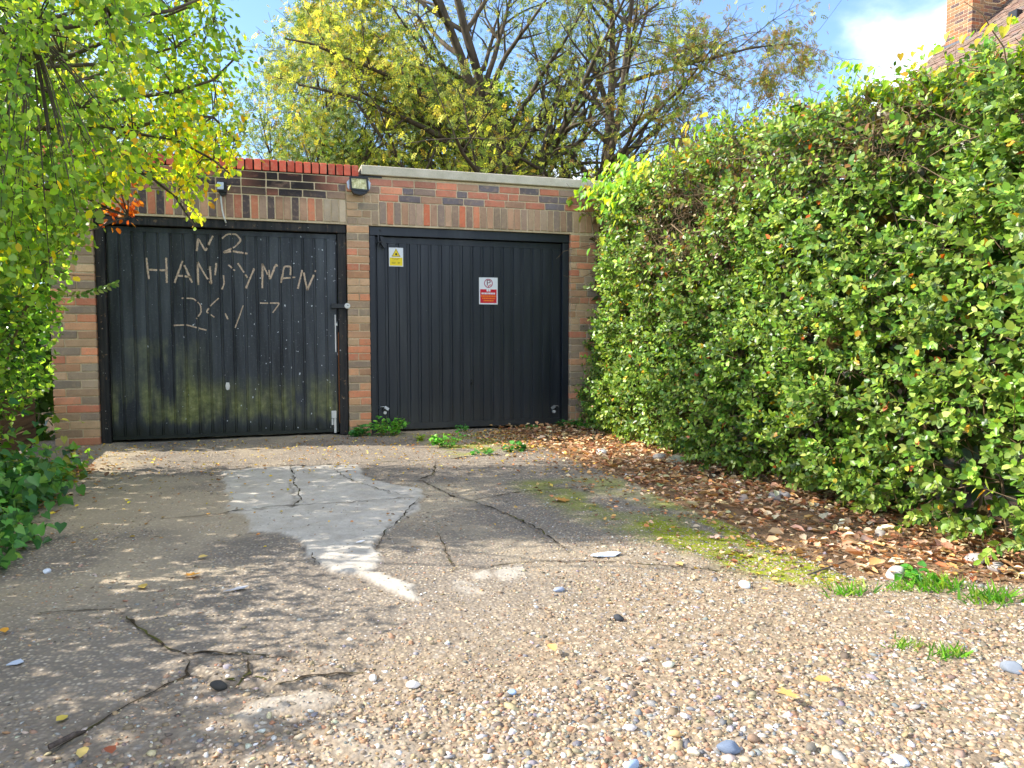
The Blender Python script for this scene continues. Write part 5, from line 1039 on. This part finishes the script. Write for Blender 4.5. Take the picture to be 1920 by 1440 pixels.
# dead leaves in the bed under the hedge, fewer on the drive
def litter(name, label, x, y, size, pal, w, lift=.02, tmpl=T_CURL):
    n = len(x); P = np.stack([x, y, ground_z(x, y) + .006 + np.abs(pr.normal(0, lift, n))], 1); a = pr.uniform(0, 6.283, n)
    ax = np.stack([np.cos(a), np.sin(a), pr.normal(0, .18, n)], 1); nr = np.stack([pr.normal(0, .35, n), pr.normal(0, .35, n), np.ones(n)], 1)
    o = put(name, leaf_mesh(name, tmpl, P, ax, nr, size, pick(pr, n, pal, w, .2), M_DRY_LEAF, pr.uniform(.7, 1.5, n))); return tag(o, label, 'leaves', kind='stuff')
BROWN = [(190, 146, 104), (208, 166, 124), (170, 126, 88), (222, 188, 146), (148, 112, 80), (220, 172, 104), (194, 130, 86), (232, 208, 170), (122, 94, 72)]
NL = 9500; y = pr.uniform(-5.75, .0, NL); x = EDGE_X + pr.normal(0, .06, NL) + 1.35 * pr.random(NL) ** .85 + .02; x = np.where(y < -5.0, x + 1.1 * sstep(-5.0, -5.7, y), x)
keep = pr.random(NL) < .4 + 1.0 * NZ.fbm(x * 3, y * 3); x, y = x[keep], y[keep]
litter('leaf_litter', 'brown fallen leaves heaped along the foot of the right hedge', x, y, np.exp(pr.normal(math.log(.036), .38, len(x))).clip(.014, .10), BROWN, [4, 5, 2, 5, 1.5, 1.5, 1.5, 4, 1], .022)
SG = []
for i in range(420):
    a_ = pr.uniform(0, 6.283); L_ = pr.uniform(.05, .28); yy = pr.uniform(-5.6, -.1); xx = EDGE_X + .05 + 1.1 * pr.random() + 1.0 * float(sstep(-5.0, -5.7, np.array(yy))); p_ = np.array([xx, yy, float(ground_z(np.array(xx), np.array(yy))) + pr.uniform(.012, .045)]); q_ = p_ + np.array([math.cos(a_), math.sin(a_), pr.normal(0, .12)]) * L_
    m_ = (p_ + q_) / 2 + pr.normal(0, .01, 3); SG += [(p_, m_, .002, .0018), (m_, q_, .0018, .001)]
tag(put('twig_litter', segs_mesh('twig_litter', SG, M_TWIG, 4)), 'dead twigs strewn among the brown leaves under the right hedge', 'twigs', kind='stuff')
# scattering off the bed onto the drive near the right garage
NL = 1500; y = np.concatenate([pr.uniform(-1.4, -.25, NL // 2), pr.uniform(-5.2, -.9, NL // 2)]); x = EDGE_X + .05 - np.abs(pr.normal(0, .32, NL)); keep = x > 2.3; x, y = x[keep], y[keep]
litter('fallen_leaves', 'thin scatter of tan leaves along the mossy right edge of the driveway', x, y, pr.uniform(.018, .04, len(x)), BROWN + [(214, 180, 80)], None, .006)
NL = 1500; x = pr.uniform(-.35, 3.9, NL); y = -.08 - np.abs(pr.normal(0, 1.5, NL)); keep = (y > -5.4) & (pr.random(NL) < .3 + NZ.fbm(x * 2 + 30, y * 2)); x, y = x[keep], y[keep]
litter('small_leaves', 'small yellow leaves scattered over the driveway below the garage doors', x, y, pr.uniform(.014, .03, len(x)), [(206, 168, 78), (190, 146, 80), (214, 186, 110), (170, 124, 70), (222, 190, 60)], None, .003)
NL = 900; x = .12 + np.abs(pr.normal(0, .17, NL)) - .15; y = pr.uniform(-4.9, -1.2, NL)
litter('edge_leaves', 'brown and yellow leaves lying along the left edge under the ivy', x, y, pr.uniform(.022, .05, NL), BROWN + [(214, 186, 60), (206, 160, 60)], None, .008)

# single larger fallen leaves
kd = np.random.default_rng(5)
def maple(s):
    pts = [(0, -.5), (.12, -.2), (.42, -.34), (.34, -.08), (.62, .06), (.38, .16), (.4, .42), (.16, .3), (0, .66), (-.16, .3), (-.4, .42), (-.38, .16), (-.62, .06), (-.34, -.08), (-.42, -.34), (-.12, -.2)]
    v = [(a * s, b * s, .07 * s * (abs(a) * 2 + (b * b) * 1.5)) for a, b in pts] + [(0, 0, 0)]; n = len(pts); return np.array(v), np.array([(i, (i + 1) % n, n) for i in range(n)])
LEAVES = [(1052, 940, .10, (206, 150, 78), 'tan maple leaf lying flat on the mossy middle of the driveway'), (364, 1082, .07, (214, 150, 60), 'orange leaf on the driveway below the pale concrete patch, left of it'), (270, 1107, .055, (206, 176, 92), 'yellow leaf beside the orange leaf in the left driveway'),
    (1480, 1315, .065, (222, 184, 110), 'pale yellow leaf on the sunny gravel at the lower right'), (105, 1357, .036, (206, 182, 84), 'yellow leaf near the long crack at the lower left'), (160, 1424, .04, (212, 186, 110), 'yellow leaf at the bottom left edge of the gravel'), (205, 1424, .04, (164, 94, 66), 'rust red leaf at the bottom left edge of the gravel'), (10, 1192, .04, (222, 160, 60), 'orange leaf by the left frame edge on the driveway'),
    (1680, 1050, .12, (196, 128, 72), 'large brown maple leaf on the litter under the right hedge'), (1280, 1060, .05, (206, 170, 110), 'small tan leaf beside the bright moss'), (1030, 1215, .05, (216, 176, 110), 'small tan leaf in the middle of the gravel'), (390, 1045, .045, (222, 190, 110), 'small pale leaf left of the concrete patch'), (1560, 1290, .05, (206, 156, 90), 'tan leaf on the gravel below the grass tufts')]
for (px, py, s, c, lab) in LEAVES:
    v, f = maple(s) if s > .06 else (T_CURL[0] * s * np.array([1.3, 1, .5]), T_CURL[1])
    g = G(px, py); z_ = float(ground_z(np.array(g[0]), np.array(g[1]))); n = len(v)
    o = put('fallen_leaf', np_mesh('fallen_leaf', v, f, M_DRY_LEAF, False, np.tile(lin(*c)[:3], (n, 1))), None, None, (g[0], g[1], z_ + .012 + (.02 if 'litter' in lab or 'gravel' in lab else 0)), (kd.normal(0, .12), kd.normal(0, .12), kd.uniform(0, 6.28)))
    tag(o, lab, 'leaf', 'larger fallen leaves')

# individual stones and debris
def rock(name, px, py, size, c, label, cat='stone', flatn=.6, seed=0, rough=.8):
    rr = np.random.default_rng(seed + int(px)); bm = bmesh.new(); bmesh.ops.create_icosphere(bm, subdivisions=3, radius=1.0)
    o1 = rr.uniform(0, 50, 2); dirs = rr.normal(0, 1, (9, 3)); dirs /= np.linalg.norm(dirs, axis=1, keepdims=True); cut = rr.uniform(.62, .95, 9)
    for v in bm.verts:
        p = np.array(v.co[:]); 
        for d_, k_ in zip(dirs, cut):
            e = p @ d_
            if e > k_: p = p - d_ * (e - k_) * .85
        p = p * (1 + .10 * (NZ.fbm(p[0] * 2.5 + o1[0] + p[2] * 1.7, p[1] * 2.5 + o1[1]) - .5)); v.co = (p[0] * size, p[1] * size * .72, p[2] * size * flatn)
    me = bpy.data.meshes.new(name); bm.to_mesh(me); bm.free(); me.polygons.foreach_set('use_smooth', np.ones(len(me.polygons), bool))
    key = 'stone ' + str(c)
    m = bpy.data.materials.get(key) or flat_mat(key, lin(*c), rough, .25, 0, .2, 45)
    g = G(px, py); z_ = float(ground_z(np.array(g[0]), np.array(g[1])))
    return tag(put(name, me, m, None, (g[0], g[1], z_ + size * flatn * .55), (rr.normal(0, .1), rr.normal(0, .1), rr.uniform(0, 6.28))), label, cat)
rock('stone', 1238, 862, .075, (176, 166, 152), 'grey stone half under the right hedge, left of a pair'); rock('stone', 1270, 870, .09, (150, 148, 122), 'mossy grey stone half under the right hedge, right of a pair')
rock('stone', 1128, 850, .06, (206, 204, 200), 'whitish stone in the leaf litter near the right garage'); rock('stone', 1182, 890, .045, (226, 222, 212), 'small white flat stone at the mossy drive edge', flatn=.35)
rock('stone', 1380, 910, .055, (196, 168, 140), 'pinkish stone in the leaf litter midway along the hedge'); rock('stone', 1462, 935, .07, (168, 158, 150), 'grey stone in the leaf litter below the overhanging hedge shoots'); rock('stone', 1395, 938, .05, (170, 150, 136), 'brownish stone beside the pinkish one in the litter')
rock('stone', 1650, 1002, .05, (186, 174, 158), 'pale stone under the lowest hedge shoots'); rock('stone', 1830, 1045, .07, (186, 178, 172), 'long pale stone in the litter near the right frame edge', flatn=.4); rock('stone', 1870, 1058, .055, (176, 170, 168), 'grey stone at the right end of the litter bed', flatn=.4)
rock('stone', 1680, 1072, .05, (206, 198, 190), 'white stone between the litter and the grass tufts'); rock('stone', 1396, 1095, .028, (216, 220, 226), 'small white stone at the front edge of the moss'); rock('stone', 1160, 1156, .022, (64, 66, 70), 'small black stone on the middle of the gravel')
rock('stone', 1898, 1252, .036, (128, 134, 142), 'large blue-grey pebble at the right frame edge'); rock('stone', 960, 1294, .016, (140, 162, 190), 'bluish pebble on the gravel left of the frame centre line'); rock('stone', 1366, 1402, .03, (112, 124, 142), 'dark blue-grey pebble near the bottom edge'); rock('stone', 1300, 1408, .018, (206, 196, 170), 'cream pebble near the bottom edge'); rock('stone', 1414, 1386, .02, (146, 120, 98), 'brown pebble near the bottom edge')
rock('stone', 1185, 1432, .022, (150, 168, 192), 'pale blue pebble at the very bottom of the gravel'); rock('stone', 410, 1293, .025, (66, 64, 60), 'dark stone in the broken hole of the cracked slab'); rock('stone', 1048, 1106, .026, (150, 158, 176), 'bluish flat stone above the sunny gravel', flatn=.4); rock('stone', 88, 1074, .02, (214, 218, 226), 'white pebble beside the ivy on the left')
rock('stone', 700, 1268, .018, (216, 208, 196), 'white pebble at the right end of the cracked slab'); rock('stone', 775, 1282, .022, (222, 214, 206), 'white angular pebble right of the cracked slab'); rock('stone', 1265, 1375, .018, (206, 170, 120), 'tan pebble low in the gravel'); rock('stone', 1690, 1420, .02, (190, 196, 206), 'pale grey pebble at the bottom right'); rock('stone', 1520, 1400, .02, (120, 112, 100), 'brown-grey pebble right of the dark blue-grey one')
# flat scraps
def scrap(px, py, poly, c, label, name='paper_scrap', cat='litter', h=.004, rz=0):
    g = G(px, py); z_ = float(ground_z(np.array(g[0]), np.array(g[1]))); m = MB(); n = len(poly); rr = random.Random(px)
    top = [(a, b, h + rr.uniform(0, .008)) for a, b in poly]; bot = [(a, b, p[2] - .003) for (a, b), p in zip(poly, top)]; cz = (0, 0, h + .006)
    m.add(top + [cz], [(i, (i + 1) % n, n) for i in range(n)]); m.add(bot + [(0, 0, h + .003)], [((i + 1) % n, i, n) for i in range(n)]); m.add(top + bot, [(i, i + n, (i + 1) % n + n, (i + 1) % n) for i in range(n)])
    return tag(m.build(name, flat_mat('scrap ' + str(px), lin(*c), .6, .3, 0, .1, 30), None, False, (g[0], g[1], z_ + .003), (0, 0, rz)), label, cat)
scrap(1135, 1043, [(-.075, .0), (-.05, .03), (-.01, .025), (.03, .04), (.07, .02), (.075, -.01), (.03, -.03), (-.02, -.022), (-.05, -.03)], (206, 212, 222), 'crumpled pale scrap of wrapper on the driveway left of the bright moss')
scrap(444, 1108, [(-.05, -.012), (-.02, .0), (.0, .018), (.045, .014), (.03, -.008), (-.01, -.016)], (170, 172, 178), 'grey torn scrap on the dark driveway below the concrete patch')
scrap(28, 1246, [(-.02, -.012), (-.01, .01), (.012, .014), (.024, .0), (.01, -.014)], (186, 194, 208), 'bluish plastic scrap by the left frame edge')
scrap(675, 1022, [(-.02, -.006), (.0, .008), (.024, .002), (.004, -.01)], (226, 226, 226), 'tiny white scrap on the pale concrete patch')
kst = bark_mat('stick wood', lin(60, 52, 48), lin(104, 92, 84), 50)
for (a, b, r_, lab) in (((92, 1412), (160, 1380), .007, 'dark stick lying on the gravel at the bottom left'), ((1515, 1075), (1640, 1035), .004, 'thin straw-coloured stalk across the leaf litter'), ((760, 838), (905, 850), .003, 'thin reddish stalk on the tarmac below the left garage door')):
    g0, g1 = G(*a), G(*b); 
    for g in (g0, g1): g[2] = float(ground_z(np.array(g[0]), np.array(g[1]))) + r_ + .006
    mid = (g0 + g1) / 2 + np.array([.012, .006, .006]); tag(MB().tube([g0 - g0, mid - g0, g1 - g0], [r_, r_ * .9, r_ * .5], 7).build('stick', kst, None, True, tuple(g0)), lab, 'stick')

# weeds and grass tufts
wr2 = np.random.default_rng(90)
def weed(px, py, rad, h, n, pal, label, tmpl=T_LEAF, size=(.03, .055), name='weed', y=None):
    g = G(px, py); g[1] = min(g[1], -.03 - rad * .55); z0_ = float(ground_z(np.array(g[0]), np.array(g[1])))
    e = tag(empty(name, (g[0], g[1], z0_)), label, 'weed', 'weeds growing out of the driveway'); sg_ = []; LP, LA, LN = [], [], []
    for i in range(max(4, n // 7)):
        a = wr2.uniform(0, 6.283); b = np.array([math.cos(a), math.sin(a) * .7, 0]) * rad * math.sqrt(wr2.random()); b0 = b * .4; t = np.array([b[0] * 1.15, b[1] * 1.15, h * wr2.uniform(.45, 1.0)])
        sg_.append((b0 + np.array([0, 0, -.01]), (b0 + t) / 2 + np.array([0, 0, .15 * h]), .0025, .002)); sg_.append(((b0 + t) / 2 + np.array([0, 0, .15 * h]), t, .002, .0012))
        for j in range(7):
            u = wr2.uniform(.25, 1); p = b0 + (t - b0) * u + wr2.normal(0, .012, 3); p[2] = max(p[2], .008); LP.append(p); LA.append(np.array([math.cos(a + wr2.normal(0, 1.2)), math.sin(a + wr2.normal(0, 1.2)), wr2.normal(.1, .3)])); LN.append(np.array([wr2.normal(0, .35), wr2.normal(-.25, .35), 1.0]))
    LP = np.array(LP); m = len(LP)
    put('stems', segs_mesh('stems', sg_, M_STEM, 5), None, e); f = put('foliage', leaf_mesh('foliage', tmpl, LP, np.array(LA), np.array(LN), wr2.uniform(*size, m), pick(wr2, m, pal, None, .15), M_HEDGE_LEAF, wr2.uniform(.9, 1.5, m)), None, e); f['kind'] = 'stuff'
WG = [(84, 156, 50), (112, 180, 60), (136, 198, 70), (68, 132, 52)]; WD = [(66, 132, 62), (86, 150, 70), (104, 166, 76)]
weed(722, 808, .20, .20, 210, WG, 'bushy bright green weed in front of the right garage door at its left end'); weed(672, 814, .13, .12, 84, WD, 'darker green weed at the left foot of the middle brick pier', T_HEART)
weed(838, 838, .15, .12, 105, WG, 'green weed in the joint below the right garage door, left of centre'); weed(785, 826, .06, .05, 28, [(140, 170, 50), (170, 186, 60)], 'small yellow-green weed between the pier and the joint'); weed(848, 800, .05, .06, 21, WD, 'tiny weed right against the right garage door, left of centre')
weed(965, 846, .10, .06, 49, WD, 'dark green low weed in the litter near the right garage door', T_HEART); weed(905, 853, .07, .04, 28, WD, 'flat dark weed left of the litter near the right garage'); weed(978, 797, .05, .05, 21, WD, 'tiny weed at the foot of the right garage door, right part'); weed(1060, 800, .12, .09, 56, WD, 'leafy green weed at the right foot of the right garage door', T_HEART); weed(1095, 805, .1, .12, 56, WG, 'green weed below the right brick pier at the start of the hedge', T_HEART)
weed(95, 905, .12, .1, 70, [(140, 176, 50), (110, 156, 50), (186, 190, 70)], 'yellow-green weed at the tip of the ivy by the left edge', T_HEART); weed(130, 846, .05, .05, 21, WG, 'small grass weed at the foot of the left brick pier')
def grass(px, py, rad, h, n, label):
    g = G(px, py); z0_ = float(ground_z(np.array(g[0]), np.array(g[1]))); b = np.stack([wr2.normal(0, rad, n), wr2.normal(0, rad * .55, n), np.zeros(n)], 1); b[:, 2] = ground_z(b[:, 0] + g[0], b[:, 1] + g[1]) - z0_
    ax = unit(np.stack([wr2.normal(0, .5, n) + b[:, 0] * 3, wr2.normal(0, .5, n), np.full(n, .75)], 1)); nr = np.stack([wr2.normal(0, 1, n), -np.ones(n), wr2.normal(.4, .2, n)], 1)
    tv = np.array([(-.05, 0, 0), (.05, 0, 0), (-.04, .45, .02), (.04, .45, .02), (-.02, .8, -.08), (.02, .8, -.08), (0, 1, -.22)]); tf = np.array([(0, 1, 3), (0, 3, 2), (2, 3, 5), (2, 5, 4), (4, 5, 6)])
    o = put('grass_tuft', leaf_mesh('grass_tuft', (tv, tf), b, ax, nr, wr2.uniform(.5, 1.1, n) * h, pick(wr2, n, [(96, 156, 40), (120, 178, 52), (80, 136, 40), (150, 180, 70)], None, .15), M_VINE_LEAF, wr2.uniform(.8, 1.6, n)), None, None, (g[0], g[1], z0_)); tag(o, label, 'grass', 'grass tufts on the gravel')
grass(1595, 1108, .045, .06, 90, 'grass tuft at the left end of the row where litter meets gravel'); grass(1690, 1100, .04, .05, 60, 'grass tuft second from the left in the row where litter meets gravel'); grass(1760, 1098, .06, .07, 120, 'wide grass tuft in the middle of the row in front of the litter'); grass(1855, 1120, .06, .07, 120, 'grass tuft at the right end of the row, by the frame edge')
grass(1697, 1206, .03, .04, 60, 'small grass tuft alone on the gravel at the right, the left of two'); grass(1782, 1224, .035, .05, 80, 'small bright grass tuft alone on the gravel at the right, the right of two'); grass(1735, 1208, .03, .025, 30, 'sparse short grass between the two small tufts on the gravel')
weed(1720, 1082, .12, .06, 56, WG, 'round-leaved weed behind the grass row at the litter edge', T_HEART, (.02, .035))
